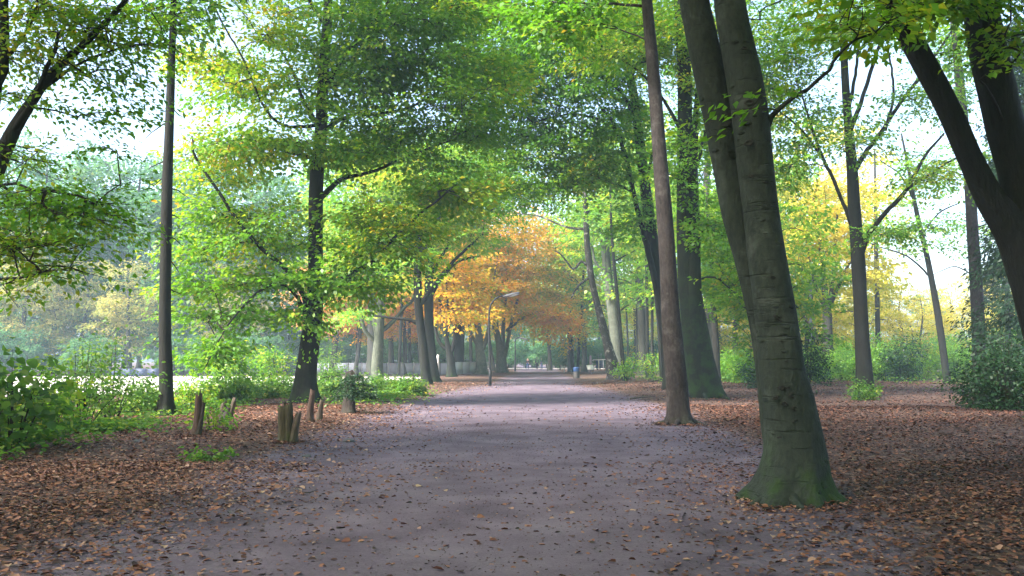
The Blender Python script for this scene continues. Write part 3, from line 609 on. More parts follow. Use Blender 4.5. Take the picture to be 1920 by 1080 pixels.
hero('beech_tree', 'mid distance dark beech with fan of upswept boughs among shrubs on the right', 'tree', None,
     [[(1622, 745, 32), (1621, 700, 30), (1617, 640, 27), (1613, 560, 25), (1610, 500, 26), (1606, 440, 24), (1601, 380, 23), (1598, 320, 20), (1592, 250, 17), (1586, 170, 15), (1582, 90, 13), (1580, 10, 11), (1578, -160, 5)]],
     [[(1614, 480, 13), (1628, 440, 10, -.2), (1660, 400, 9, -.4), (1700, 355, 8, -.6), (1730, 300, 6, -.8), (1770, 250, 4, -1)], [(1700, 355, 6, -.6), (1745, 325, 5, -.5), (1795, 295, 3, -.4)],
      [(1596, 420, 9), (1580, 380, 7, .3), (1560, 330, 7, .5), (1540, 290, 6, .7), (1510, 200, 4, 1), (1500, 165, 3, 1)], [(1602, 320, 12), (1620, 290, 9), (1650, 250, 8, -.2), (1690, 190, 7, -.4), (1735, 130, 6, -.6), (1790, 50, 4, -.8)],
      [(1596, 240, 10), (1615, 190, 8, .2), (1640, 110, 7, .4), (1665, 40, 5, .6)], [(1592, 200, 8), (1605, 130, 6, .3), (1612, 40, 5, .5)], [(1660, 245, 6, -.2), (1675, 170, 5), (1660, 60, 3)], [(1545, 300, 5, .7), (1500, 240, 4, 1.2), (1450, 200, 2.5, 1.6)]],
     [(1660, 40, 110, 50, 0, 3, 34), (1740, 180, 70, 60, -1, 2, 20), (1510, 210, 60, 80, 1, 2, 24), (1560, 40, 90, 60, 0, 3, 28), (1620, 260, 70, 50, -1, 2, 14), (1740, 330, 60, 40, -1, 2, 12), (1480, 300, 40, 60, 1, 2, 16), (1670, 425, 40, 18, -1, 1, 8), (1800, 80, 60, 70, -1, 2, 16), (1480, 90, 70, 80, 2, 2, 26)],
     BK_DARK, LG, .115, 52, 1.15, .45, .3, seed=22, zmin=5, wblobs=[(0, 0, 17, 6, 6, 2, 50)])
hero('beech_tree', 'dark V forked beech leaning in from the right edge of the view', 'tree', 14.5,
     [[(2035, 860, 98), (2012, 780, 96), (1990, 700, 96), (1964, 600, 98), (1950, 540, 98), (1930, 478, 96), (1896, 425, 70), (1860, 380, 54), (1820, 300, 46), (1776, 200, 45), (1722, 100, 44), (1668, 0, 40), (1590, -150, 34), (1490, -380, 18)],
      [(1955, 560, 60), (1944, 480, 76), (1930, 400, 78), (1910, 320, 72), (1888, 250, 68), (1870, 170, 68), (1854, 100, 67), (1836, 0, 61), (1800, -200, 48), (1760, -480, 24)]],
     [[(1700, 50, 9), (1720, 30, 7, -.3), (1770, 10, 5, -.6)], [(1890, 250, 7), (1860, 180, 5, -.6), (1835, 150, 3, -1)], [(1880, 160, 5), (1900, 120, 4, -.5), (1930, 80, 3, -.8)]],
     [(1850, 5, 90, 30, -1, 1, 9), (1905, 70, 50, 50, -1, .8, 5), (1740, 10, 80, 24, -1, .8, 8), (1690, 5, 40, 26, -.5, .5, 4)],
     BK_DARK, LG, .09, 60, .85, .5, .4, seed=23, zmin=5, wblobs=[(-2, -3, 12, 6, 8, 3, 600)], nseg=32, rough=.04)  # unseen upper crown enlarged to darken the ground below
hero('spruce_tree', 'brown slim straight trunk rising out of dark holly on the far right', 'tree', 42,
     [[(1838, 735, 26), (1836, 640, 24), (1831, 540, 22), (1824, 440, 21), (1818, 340, 20), (1806, 220, 18), (1794, 100, 15), (1785, 0, 12), (1770, -200, 5)]],
     [[(1830, 520, 3), (1790, 500, 2), (1750, 515, 1)], [(1822, 430, 3), (1870, 415, 2), (1900, 425, 1)], [(1815, 330, 3), (1770, 320, 2), (1740, 330, 1)]],
     [(1790, 60, 60, 90, 0, 2, 26), (1815, 280, 40, 40, 0, 2, 6)], BK_SPR, LYG, .14, 46, 1.2, .4, .3, seed=24, zmin=8)
hero('young_tree', 'thin dark leaning sapling trunk between shrubs and the brown trunk on the right', 'tree', 58,
     [[(1777, 694, 14), (1766, 640, 13), (1757, 580, 12), (1748, 530, 11), (1738, 480, 10), (1726, 430, 9), (1715, 380, 8), (1706, 330, 6), (1690, 250, 3)]],
     [[(1745, 520, 4), (1700, 480, 3, .5), (1640, 460, 2, 1), (1600, 440, 1, 1.5)], [(1728, 440, 4), (1760, 400, 3), (1800, 380, 2)], [(1715, 380, 4), (1690, 330, 3), (1650, 300, 2)]],
     [(1690, 420, 80, 50, 0, 2, 22), (1730, 330, 70, 60, 0, 2, 22), (1790, 430, 50, 40, 0, 2, 10)], BK_DARK, LYG, .15, 44, 1.3, .4, .3, seed=25, zmin=5)
hero('hornbeam_tree', 'vase shaped many stemmed tree with yellow leaves behind the right shrubs', 'tree', 66,
     [[(1552, 690, 20), (1552, 640, 19), (1551, 590, 17), (1548, 560, 12), (1542, 500, 9), (1536, 440, 7), (1525, 370, 4)]],
     [[(1552, 590, 10), (1560, 540, 8), (1566, 470, 6), (1570, 400, 4)], [(1553, 580, 9), (1575, 530, 7), (1600, 480, 5), (1630, 450, 3)], [(1549, 580, 8), (1530, 540, 6), (1515, 470, 5), (1500, 400, 3)], [(1545, 650, 5), (1520, 610, 4), (1495, 580, 2)]],
     [(1540, 430, 80, 70, 0, 4, 50), (1580, 370, 60, 50, 0, 4, 24), (1490, 480, 40, 60, 0, 3, 18), (1600, 500, 50, 50, 0, 3, 18), (1480, 380, 40, 50, 0, 3, 18)], BK_FAR, LY, .18, 50, 1.6, .4, .5, seed=26, zmin=5)
hero('young_tree', 'thin trunk with yellow green leaves between the mossy trunk and the foreground beech', 'tree', 56,
     [[(1346, 698, 13), (1342, 640, 12), (1337, 570, 11), (1333, 500, 9), (1329, 430, 7), (1325, 340, 4)]],
     [[(1338, 580, 4), (1365, 530, 3), (1390, 500, 2)], [(1334, 500, 4), (1350, 440, 3)]],
     [(1350, 480, 45, 60, 0, 2, 26), (1370, 560, 40, 50, 0, 2, 18), (1350, 380, 50, 50, 0, 3, 22)], BK_FAR, LYG, .16, 46, 1.4, .3, .3, seed=27, zmin=4)
hero('young_tree', 'slender grey trunk standing close left of the foreground beech, far back', 'tree', 70,
     [[(1377, 680, 11), (1378, 620, 10), (1379, 560, 9), (1378, 480, 7), (1376, 380, 4)]], [],
     [(1390, 460, 50, 60, 0, 3, 26), (1400, 590, 30, 40, 0, 2, 10)], BK_FAR, LY, .18, 46, 1.6, .3, .3, seed=28, zmin=5)
for px, D, wd, lean, lab, s_ in ((1214, 72, 7, -2, 'left of three thin bare poles right of the birch', 41), (1222, 74, 6, 2, 'middle one of three thin bare poles right of the birch', 42), (1243, 62, 8, -22, 'thin dark pole leaning left against the scaly trunk', 43),
                              (1195, 92, 4, -3, 'very thin sapling stem in front of the white tent', 44), (1647, 74, 10, -4, 'straight grey pole like trunk right of the fan shaped beech', 45), (1180, 98, 4, -12, 'faint thin sapling stem between birch and white tent', 46)):
    yb = HZN + F_PX * EYE / D + 2
    hero('young_tree', lab, 'tree', D, [[(px, yb, wd), (px + lean * .4, 600, wd * .9), (px + lean, 480, wd * .8), (px + lean * 1.4, 380, wd * .6), (px + lean * 1.8, 280, wd * .3)]], [],
         [(px, 400, 50, 80, 0, 3, 24), (px + 5, 540, 25, 50, 0, 2, 8)], BK_DARK if D < 70 else BK_FAR, LY if px > 1600 else LYG, .18, 44, 1.5, .3, .3, seed=s_, zmin=4)
for px, D, wd, lean, lab, s_, lm in ((748, 78, 7, 6, 'slim dark trunk between forked hornbeam and dark beech pair', 61, LYG), (770, 90, 7, -5, 'thin dark trunk just left of the dark beech pair, farther back', 62, LO), (866, 104, 8, 3, 'slim dark trunk right of the low forked orange beech', 63, LO), (884, 116, 7, -4, 'thin dark trunk deep behind the orange beeches', 64, LO),
                               (1069, 112, 10, -2, 'upright dark trunk behind the blue rimmed bin', 65, LY), (1082, 104, 6, 10, 'thin pale sapling trunk leaning right above the bin', 66, LYG), (1092, 124, 6, 2, 'thin dark trunk far behind the notice board', 67, LYG), (1250, 100, 6, 4, 'thin dark trunk glimpsed between scaly and mossy trunks', 68, LYG), (1030, 134, 6, -2, 'thin dark trunk right of the walkers', 69, LYG), (668, 84, 6, 5, 'thin dark trunk left of the forked hornbeam', 70, LO)):
    yb = HZN + F_PX * EYE / D + 1
    hero('young_tree', lab, 'tree', D, [[(px, yb, wd), (px + lean * .4, 640, wd * .9), (px + lean, 560, wd * .8), (px + lean * 1.4, 460, wd * .6), (px + lean * 1.8, 360, wd * .3)]], [],
         [(px, 470, 45, 70, 0, 3, 16)], BK_DARK, lm, .18, 44, 1.6, .35, .3, seed=s_, zmin=5)
hero('beech_tree', 'large yellow green tree with leaning dark boughs at the left edge of the view', 'tree', 14,
     [[(-190, 880, 70), (-170, 760, 62), (-130, 600, 56), (-80, 460, 50), (-30, 360, 42), (0, 300, 30), (28, 240, 25), (60, 190, 20), (95, 140, 18), (150, 90, 14), (190, 50, 12), (240, -5, 9), (320, -120, 4)]],
     [[(-60, 420, 24), (-30, 250, 24), (0, 130, 22), (8, 60, 20), (5, -20, 18), (0, -200, 8)], [(20, 255, 14), (55, 200, 12, -.2), (90, 130, 9, -.4), (110, 60, 6, -.6)], [(-60, 420, 12), (0, 345, 6, -.5), (60, 355, 5, -.8), (130, 365, 3, -1)],
      [(-90, 500, 12), (0, 520, 6, -.8), (60, 515, 5, -1), (90, 508, 3, -1.2)], [(80, 165, 9), (130, 130, 6, .3), (200, 95, 4, .5), (310, 80, 2.5, .8)], [(5, 110, 9), (35, 80, 6), (60, 40, 3)]],
     [(60, 30, 130, 60, 0, 1.2, 22), (190, 50, 110, 60, .5, 1.2, 18), (60, 140, 130, 70, 0, 1, 11), (220, 150, 80, 60, .5, 1, 7), (60, 380, 120, 40, -.6, 1, 17), (130, 440, 90, 60, -.8, .8, 11), (50, 510, 80, 26, -.9, .6, 9), (20, 440, 60, 60, -.5, .8, 9), (210, 390, 60, 40, -.6, .6, 4), (180, 250, 70, 60, .2, .8, 4), (40, 280, 70, 50, -.2, .8, 5), (300, 40, 80, 60, .6, .8, 7)],
     BK_DARK, LYG, .085, 50, .75, .5, .4, seed=29, zmin=2.6, leafk=.8, wblobs=[(3, -4, 11.5, 6, 8, 2.6, 420)], nseg=24)  # upper crown out of view, thickened to block sun from the path

# ================================================================== FAR TREES (copies of a few kinds)
def kind_tree(name, H, rc, cb, leafm, barkm, L, nt, per, seed, tr=.28, fork=False, conifer=False):
    r = np.random.default_rng(seed); root = empty(name, (0, 0, 0))
    c = crv([[0, 0, -.2, tr * 1.1], [r.normal() * .1, r.normal() * .1, 1.2, tr], [r.normal() * .3, r.normal() * .3, H * .35, tr * .8], [r.normal() * .5, r.normal() * .5, H * .7, tr * .45], [r.normal() * .6, r.normal() * .6, H * .96, tr * .1]], .6)
    mb = MB(); mb.tube(c[:, :3], c[:, 3], 10, trunk_disp(.6, .5, 5, .08, seed))
    cr = MB()
    if conifer:
        tw = MB(); P, Dv = [], []
        for k in range(nt):
            z = cb + (H - cb) * (k / nt) ** .9; a = r.uniform(0, 6.28); ln = rc * (1.02 - (z - cb) / (H - cb)) * r.uniform(.75, 1.1)
            d = np.array([math.cos(a), math.sin(a), 0]); e = d * ln + np.array([0, 0, z - .28 * ln])
            mb.prisms([[0, 0, z]], [e], .03, .01, 4)
            for t in np.arange(.25, 1.01, .22): P.append(np.array([0, 0, z]) * (1 - t) + e * t); Dv.append(d + [0, 0, -.6])
        sprays(cr, None, np.array(P), np.array(Dv), 1.1, per, L, r, None, False, .6, False, .16, .25)
    else:
        g = ball(nt, r) * np.array([rc, rc, (H - cb) / 2]) + np.array([0, 0, (H + cb) / 2]); T = g
        q = c[c[:, 2] > cb * .7][:, :3]
        pos, par, w, lines = grow(q, T, r)
        for ids in lines:
            rad = .018 * np.maximum(w[ids], 1) ** .45; rad[0] = rad[1]
            mb.prisms(pos[ids[:-1]], pos[ids[1:]], rad[:-1], rad[1:], 4)
        E = np.array([l[-1] for l in lines]); M = np.array([l[max(1, len(l) * 2 // 3)] for l in lines])
        P = np.concatenate([pos[E], pos[M]]); Dv = np.concatenate([pos[E] - pos[par[E]], pos[M] - pos[par[M]] + r.normal(size=(len(M), 3)) * .3])
        Dv /= np.linalg.norm(Dv, axis=1)[:, None] + 1e-9
        sprays(cr, None, P, Dv, rc * .34, per, L, r, None, False, .5, False, .36, .10)
    mb.build('trunk', barkm, root, True); cr.build('crown', leafm, root); return root

KINDS = {}
def far(kind, px, D, sc, label, group, rz=None):
    """put a copy of a kind at pixel column px and distance D"""
    src, used = KINDS[kind]
    o = src if not used else copy_tree(src)
    KINDS[kind] = (src, True)
    p = at(px, 600, D); o.location = (p[0], D, 0); o.scale = (sc * rng.uniform(.9, 1.1), sc * rng.uniform(.9, 1.1), sc)
    o.rotation_euler.z = rng.uniform(0, 6.28) if rz is None else rz
    tag(o, label, 'bush' if kind == 'thicket' else 'tree', group); return o
KINDS['haze1'] = (kind_tree('broadleaf_tree', 20, 5.2, 1.5, LH, BK_FAR, .30, 150, 44, 101), False)
KINDS['haze2'] = (kind_tree('broadleaf_tree', 17, 5.6, 1.0, LH, BK_FAR, .30, 140, 44, 102), False)
KINDS['pale'] = (kind_tree('broadleaf_tree', 15, 5.0, 1.2, LHY, BK_FAR, .28, 120, 40, 103), False)
KINDS['green'] = (kind_tree('broadleaf_tree', 17, 4.8, 3.0, LYG, BK_FAR, .26, 120, 40, 104), False)
KINDS['greend'] = (kind_tree('broadleaf_tree', 15, 5.0, 1.0, LG, BK_FAR, .28, 130, 44, 105), False)
KINDS['yellow'] = (kind_tree('broadleaf_tree', 14, 5.0, 2.0, LY, BK_FAR, .25, 105, 38, 106), False)
KINDS['yellow2'] = (kind_tree('broadleaf_tree', 13, 5.6, 1.2, LY, BK_FAR, .25, 110, 36, 107), False)
KINDS['orange'] = (kind_tree('broadleaf_tree', 17, 5.5, 3.6, LO, BK_FAR, .25, 130, 44, 108), False)
KINDS['pink'] = (kind_tree('broadleaf_tree', 11, 4.5, 3.6, LP, BK_FAR, .25, 110, 40, 109), False)
KINDS['thicket'] = (kind_tree('thicket_bush', 4.6, 3.4, .2, LH, BK_FAR, .24, 90, 40, 111, .06), False)
KINDS['conifer'] = (kind_tree('spruce_tree', 19, 3.6, 2.0, LND, BK_FAR, .30, 120, 40, 110, .22, conifer=True), False)

gl = 'hazy trees of the far wood beyond the clearing'
for px, D, k, s_ in ((-150, 92, 'haze1', 1.3), (-60, 96, 'haze2', 1.45), (20, 108, 'haze1', 1.45), (95, 92, 'haze2', 1.35), (175, 100, 'haze1', 1.3), (235, 96, 'haze2', 1.4), (300, 106, 'haze1', 1.3), (370, 94, 'haze2', 1.35), (430, 104, 'haze1', 1.3),
                    (490, 94, 'haze2', 1.3), (545, 106, 'haze1', 1.2), (600, 98, 'haze2', .85), (660, 108, 'haze1', .8), (720, 112, 'haze2', .85), (780, 120, 'haze1', .85), (830, 126, 'haze2', .85), (-20, 125, 'haze1', 1.2), (120, 130, 'haze1', 1.15), (260, 128, 'haze2', 1.2), (400, 132, 'haze1', 1.1), (520, 130, 'haze2', 1.2), (640, 135, 'haze1', 1.1), (-220, 110, 'haze2', 1.1)):
    far(k, px, D, s_, 'hazy blue green broadleaf tree in the far wood behind the pale clearing', gl)
far('pale', 35, 84, .95, 'pale tan leaved tree at the clearing edge, far left beside the leafy saplings', gl)
far('pale', 150, 86, .75, 'pale tan leaved lower tree at the clearing edge, second from the left', gl)
far('pale', 245, 84, .72, 'pale yellowish tree behind the clearing, just left of the slim dark trunk', gl)
far('pale', 440, 88, .75, 'pale yellowish tree behind the clearing under the sweeping beech boughs', gl)
ga = 'autumn crowns along the left of the avenue'
far('pink', 625, 84, 1.0, 'copper pink leaved tree seen just right of the leaning beech trunk', ga)
far('pink', 735, 92, 1.0, 'copper pink leaved tree seen behind the forked hornbeam', ga)
far('orange', 668, 82, .72, 'lower orange crowned tree between leaning beech and forked hornbeam', ga)
far('orange', 765, 86, .8, 'orange crowned tree right behind the nearer dark beech of the pair', ga)
far('orange', 790, 98, .9, 'orange crowned tree far behind the dark pair of beeches', ga)
far('orange', 690, 104, 1.0, 'tall orange crowned tree behind the forked hornbeam, taller than the copper one', ga)
far('orange', 925, 118, .95, 'orange crowned tree farthest down the left side of the avenue', ga)
gw = 'trees closing the end of the avenue'
for px, D, k, s_ in ((900, 150, 'greend', 1.1), (955, 156, 'greend', 1.0), (1000, 165, 'greend', 1.2), (1045, 150, 'greend', .95), (1080, 160, 'green', 1.1), (1120, 145, 'greend', 1.0), (1165, 150, 'greend', 1.1), (1215, 140, 'green', 1.0), (1260, 150, 'greend', 1.0), (860, 158, 'haze1', 1.0)):
    far(k, px, D, s_, 'green tree of the wood that closes the far end of the avenue', gw)
far('green', 1030, 118, .95, 'leafy green tree with a thin dark trunk near the walkers', gw)
far('yellow', 1072, 106, 1.1, 'yellow leaved tree with upright trunk right of the avenue end', gw)
far('green', 1095, 112, 1.0, 'yellow green tree with pale trunk beside the blue bin, farther back', gw)
far('yellow', 1190, 116, .95, 'yellow leaved tree behind the white tent', gw)
gy = 'yellow trees beyond the right hand shrubs'
for px, D, k, s_ in ((1290, 96, 'green', .85), (1345, 104, 'yellow', .95), (1400, 92, 'yellow2', .85), (1450, 108, 'yellow', 1.0), (1490, 92, 'yellow2', .9), (1560, 104, 'yellow', .95), (1610, 94, 'yellow2', .85), (1680, 104, 'yellow2', .8), (1720, 92, 'yellow2', .62), (1775, 108, 'yellow', .75), (1840, 94, 'yellow2', .8), (1905, 100, 'yellow', .85), (1980, 94, 'yellow2', .9), (2060, 100, 'yellow', .9)):
    far(k, px, D, s_, 'bright yellow leaved tree beyond the shrubs on the right', gy)
for px, D, s_ in ((1520, 122, .8), (1630, 126, .75), (1740, 124, .65), (1860, 124, .75), (1420, 122, .8), (1960, 126, .8)):
    far('haze2', px, D, s_, 'hazy green tree behind the yellow trees on the right', 'hazy green trees behind the yellow ones on the right')
gt = 'tall yellow green trees filling in behind the avenue trees'
for px, D, s_, lab in ((1440, 78, 1.25, 'tall yellow green tree right behind the foreground twin stemmed beech'), (1335, 70, 1.5, 'tall yellow green tree between mossy trunk and foreground beech'), (1205, 84, 1.5, 'tall yellow green tree behind the scaly trunk'),
                       (1148, 100, 1.6, 'tall yellow green tree behind the grey trunk by the birch'), (860, 92, 1.5, 'tall yellow green tree rising above the orange crowns'), (700, 78, 1.45, 'tall yellow green tree behind the forked hornbeam')):
    far('green', px, D, s_, lab, gt)
for px, D, s_ in ((-180, 80, 1), (-90, 84, .9), (0, 80, 1), (80, 86, .9), (170, 80, .8), (330, 84, .9), (400, 82, .8), (480, 84, .9), (560, 92, .9), (620, 94, .8), (690, 96, .9), (760, 100, .9), (820, 106, .9)):
    far('thicket', px, D, s_, 'hazy low thicket bush along the far side of the clearing', 'thicket bushes along the clearing')
for px, D, s_ in ((870, 122, .9), (910, 126, 1), (950, 142, 1), (985, 144, .9), (1025, 142, 1), (1050, 126, .9), (1085, 122, 1), (1120, 124, .9), (1155, 126, 1), (1200, 122, .9), (1240, 118, 1), (1280, 112, .9), (1320, 100, 1), (1370, 108, .9)):
    far('thicket', px, D, s_, 'low green thicket bush in the wood at the end of the avenue', 'thicket bushes at the avenue end')
for px, D, s_ in ((1430, 104, .9), (1500, 100, .8), (1570, 108, 1), (1640, 100, .8), (1700, 108, .9), (1770, 100, .9), (1830, 108, 1), (1900, 104, .9), (1970, 106, 1)):
    far('thicket', px, D, s_, 'pale green thicket bush beneath the yellow trees on the right', 'thicket bushes under the yellow trees')
far('yellow', 1515, 84, 1.75, 'tall yellow leaved tree left of the fan shaped beech, far behind', gt)
for x, y, s_ in ((-13, -2, 1.35), (-4.5, -9, 1.35), (6, -8, 1.35), (14, -1, 1.35), (-16, -13, 1.4), (1, -19, 1.4), (17, -14, 1.4), (-15.5, 8.5, 1.4), (-26, 8, 1.3), (23, 7, 1.3), (-12, -24, 1.4), (12, -26, 1.4)):  # out of view trees, added to keep sun and sky off the foreground
    o = far('green', 960, 50, s_, 'unseen leafy tree added behind or beside the viewer to shade the foreground', 'unseen trees added to shade the foreground'); o.location = (x, y, 0)
far('conifer', 1925, 36, .8, 'dark drooping spruce behind the V forked beech at the right edge', None)
far('conifer', 1893, 60, .8, 'smaller dark spruce farther back beside the brown trunk on the right', None)
far('greend', 1440, 52, .8, 'green leafy tree directly behind the foreground twin stemmed beech', None)

# ================================================================== SHRUBS AND SAPLINGS
def shrub(name, label, px, py, hpx, rpx, leafm, L, nst, nlf, seed, group=None, D=None, stemm=None, big=False, aspect=.34, low=.15, cat='shrub', tiers=False):
    r = np.random.default_rng(seed); b = gp(px, py) if D is None else at(px, py, D) * np.array([1, 1, 0])
    sc = b[1] / F_PX; H = hpx * sc; rad = rpx * sc
    b[2] = float(gz(b[0], b[1])); root = tag(empty(name, b), label, cat, group)
    st, lf = MB(), MB(); P, Dv = [], []
    for k in range(nst):
        a = r.uniform(0, 6.28); rr = rad * math.sqrt(r.uniform(0, 1)); h = H * (1 - .55 * (rr / rad) ** 2) * r.uniform(.6, 1.0)
        b0 = np.array([math.cos(a), math.sin(a), 0]) * rr * .25; e = np.array([math.cos(a) * rr, math.sin(a) * rr, h])
        c = np.array([math.cos(a) * rr * .45, math.sin(a) * rr * .45, h * .6]) + r.normal(size=3) * .05
        t = np.linspace(0, 1, 6)[:, None]; q = (1 - t) ** 2 * (b0 - [0, 0, .05]) + 2 * t * (1 - t) * c + t ** 2 * e
        st.tube(q, np.linspace(.004 + .005 * H, .003, 6), 5, cap=False)
        for tk in np.linspace(low, 1, max(3, int(nlf))):
            i = min(4, int(tk * 5)); p = q[i] + (q[i + 1] - q[i]) * (tk * 5 - i)
            aa = r.uniform(0, 6.28); d = np.array([math.cos(aa), math.sin(aa), .1]); s_ = .14 + .12 * H * r.uniform(.4, 1)
            st.prisms([p], [p + d * s_], .004, .002, 3); P.append(p + d * s_); Dv.append(d)
    P = np.array(P); Dv = np.array(Dv)
    sprays(lf, None, P, Dv, .26 + .15 * H, (10 if b[1] < 30 else 17) if not big else 5, L * (1 if b[1] < 30 else 1.25), r, None, big or b[1] < 26, .5, False, aspect, .18)
    st.build('stems', stemm or TWIG, root); lf.build('foliage', leafm, root); return root

gs = 'leafy saplings and bushes at the left by the clearing'
shrub('maple_sapling', 'tall maple sapling with big green leaves at the left edge', 22, 850, 270, 75, LSH, .15, 11, 8, 201, gs, stemm=TWIG, big=True, aspect=.46, low=.3, cat='sapling')
shrub('maple_sapling', 'big leaved green sapling at the very left border, in front of the pale trees', -50, 860, 250, 80, LSH, .15, 10, 8, 202, gs, big=True, aspect=.46, low=.3, cat='sapling')
shrub('bush', 'yellow green bush with thin bare stems left of the slim dark trunk', 150, 805, 190, 70, LSH, .10, 15, 7, 203, gs, low=.25)
shrub('bush', 'thin stemmed bush standing against the white clearing, nearer to the slim trunk', 205, 795, 185, 50, LSH, .10, 13, 8, 204, gs, low=.3)
shrub('bush', 'low green bush touching the left side of the slim dark trunk', 260, 780, 70, 55, LSH, .10, 18, 7, 205, gs)
shrub('bush', 'low green bush between big sapling and thin stemmed bushes', 90, 820, 150, 60, LYG, .10, 14, 8, 206, gs)
shrub('bush', 'dense low bush in the lower left corner of the thicket', 20, 822, 95, 80, LSH, .10, 17, 7, 207, gs)
shrub('bush', 'small yellowing bush just right of the slim dark trunk', 355, 772, 95, 40, LYG, .10, 14, 8, 208, gs)
shrub('bush', 'leafy green bush under the sweeping beech boughs, left half', 420, 758, 62, 60, LSH, .10, 26, 8, 209, gs)
shrub('bush', 'leafy green bush under the sweeping beech boughs, beside the leaning trunk', 505, 752, 52, 60, LSH, .10, 26, 8, 210, gs)
shrub('bush', 'tall thin yellow green sapling bush rising before the clearing behind the split stump', 440, 740, 125, 36, LYG, .11, 9, 8, 211, gs, low=.35)
shrub('bush', 'thin yellow green sapling bush left of the leaning beech trunk', 515, 735, 110, 36, LYG, .11, 9, 8, 212, gs, low=.35)
shrub('bush', 'bright green bush right behind the leaning beech trunk', 622, 742, 48, 40, LSH, .10, 22, 8, 213, gs)
shrub('bush', 'bright green bush right of the needle sprouting stump', 715, 740, 44, 48, LSH, .10, 28, 8, 214, gs)
shrub('bush', 'bright green bush at the foot of the dark pair of beeches', 768, 742, 36, 40, LSH, .10, 24, 8, 215, gs)
shrub('bush', 'thin green bush behind the leaning beech, in front of the fence', 612, 722, 95, 32, LSH, .11, 9, 8, 216, gs)
gr_ = 'shrub belt on the right'
k = 220
for px, py, h, rp, m_, lab in ((1180, 714, 42, 26, LYG, 'small yellow green shrub right of the thin pole trunk'), (1222, 714, 52, 32, LYG, 'yellowish sapling shrub left of the scaly trunk'), (1392, 718, 66, 40, LSB, 'green shrub just left of the foreground beech'),
                           (1352, 716, 46, 34, LSB, 'low green shrub right of the mossy trunk foot'), (1525, 716, 62, 45, LSB, 'green shrub right of the foreground beech'), (1585, 714, 72, 48, LSB, 'green shrub left of the fan shaped beech trunk'),
                           (1655, 714, 88, 45, LSB, 'taller green shrub right of the fan shaped beech trunk'), (1720, 712, 92, 46, LSB, 'green shrub in front of the leaning sapling trunk'), (1790, 712, 84, 50, LSB, 'green shrub left of the brown trunk'), (1560, 706, 60, 60, LSB, 'broad green shrub at the foot of the vase shaped tree'),
                           (1830, 710, 100, 46, LYG, 'orange tinged shrub behind the brown trunk'), (1465, 714, 60, 40, LSB, 'green shrub hidden in part by the foreground beech'), (1900, 712, 120, 60, LSB, 'tall green shrub behind the holly at the right edge'), (1300, 712, 46, 30, LSB, 'low shrub beside the mossy trunk'), (1960, 715, 110, 60, LSB, 'green shrub beyond the right border')):
    shrub('bush', lab, px, py, h * 1.15, rp * 1.15, m_, .13, 34 if m_ is LSB else 6, 9, k, gr_, low=.15 if m_ is LSB else .4); k += 1
gh = 'dark holly bushes on the right'
shrub('holly_bush', 'large dark glossy holly at the right edge under the forked beech', 1890, 775, 150, 78, LHOL, .10, 46, 10, 240, gh, low=.05)
shrub('holly_bush', 'dark glossy holly in front of the brown trunk', 1838, 768, 110, 45, LHOL, .10, 26, 9, 241, gh, low=.05)
shrub('holly_bush', 'dark holly with upright shape between the fan beech and the leaning sapling', 1695, 715, 112, 34, LHOL, .12, 24, 9, 242, gh, low=.05)
shrub('holly_bush', 'sparse dark holly peeping out right behind the foreground beech', 1512, 740, 150, 26, LHOL, .10, 14, 9, 243, gh, low=.3)
shrub('holly_bush', 'dark holly behind the foreground beech on its left side', 1425, 730, 80, 28, LHOL, .10, 16, 9, 244, gh, low=.05)
shrub('holly_bush', 'dark holly spreading beyond the right border', 1985, 790, 150, 70, LHOL, .10, 34, 10, 245, gh, low=.05)
shrub('sprout', 'tuft of fresh green shoots at the foot of the fan shaped beech', 1618, 748, 52, 22, LSH, .09, 9, 6, 246, None, cat='shoots', D=36.0)
shrub('sprout', 'small green seedling among fallen leaves at lower left', 385, 866, 22, 24, LSH, .09, 6, 4, 247, None, cat='seedling')
shrub('sprout', 'yellow leaved seedling beside the reddish stump', 398, 812, 60, 22, LYG, .09, 7, 5, 248, None, cat='seedling')

# ground cover, stuff nobody could count
def cover(name, label, polys, n, L, mat, seed, hz=.16):
    r = np.random.default_rng(seed); mb = MB(); out = []
    for (px, py, rx, ry, w) in polys:
        c = gp(px, py); g = r.normal(size=(int(n * w), 2)) * .5
        a, b = gp(px + rx, py), gp(px, py - ry); sx = abs(a[0] - c[0]); sy = abs(b[1] - c[1])
        q = np.stack([c[0] + g[:, 0] * sx, c[1] + g[:, 1] * sy], -1); out.append(q)
    XY = np.concatenate(out); k = len(XY)
    XY = XY[(snoise(XY, 1.1, seed, 3) > -.25) & (path_out(XY[:, 0], XY[:, 1]) > .6)]; k = len(XY)
    z = gz(XY[:, 0], XY[:, 1]) + r.uniform(.03, hz, k)
    yaw = r.uniform(0, 6.28, k); A = np.stack([np.cos(yaw), np.sin(yaw), r.normal(size=k) * .3], -1); Nn = np.stack([r.normal(size=k) * .4, r.normal(size=k) * .4, np.ones(k)], -1)
    LL = L * r.uniform(.6, 1.3, k); mb.leaves(np.concatenate([XY, z[:, None]], 1), A, Nn, LL, LL * .38, np.clip(r.beta(2, 3, k), .01, 1), True)
    tag(mb.build(name, mat), label, 'ground cover', kind='stuff')
cover('ground_cover', 'low green plants growing through the leaves at the left and under the bushes', [(90, 830, 130, 22, 1), (200, 815, 90, 14, .5), (30, 855, 90, 14, .5), (380, 768, 90, 16, .8), (480, 755, 110, 14, 1.2), (680, 752, 110, 10, 1.0), (740, 745, 70, 10, .8), (420, 740, 130, 14, 1.2), (250, 770, 90, 14, .6)], 2300, .10, LSH, 301, .22)
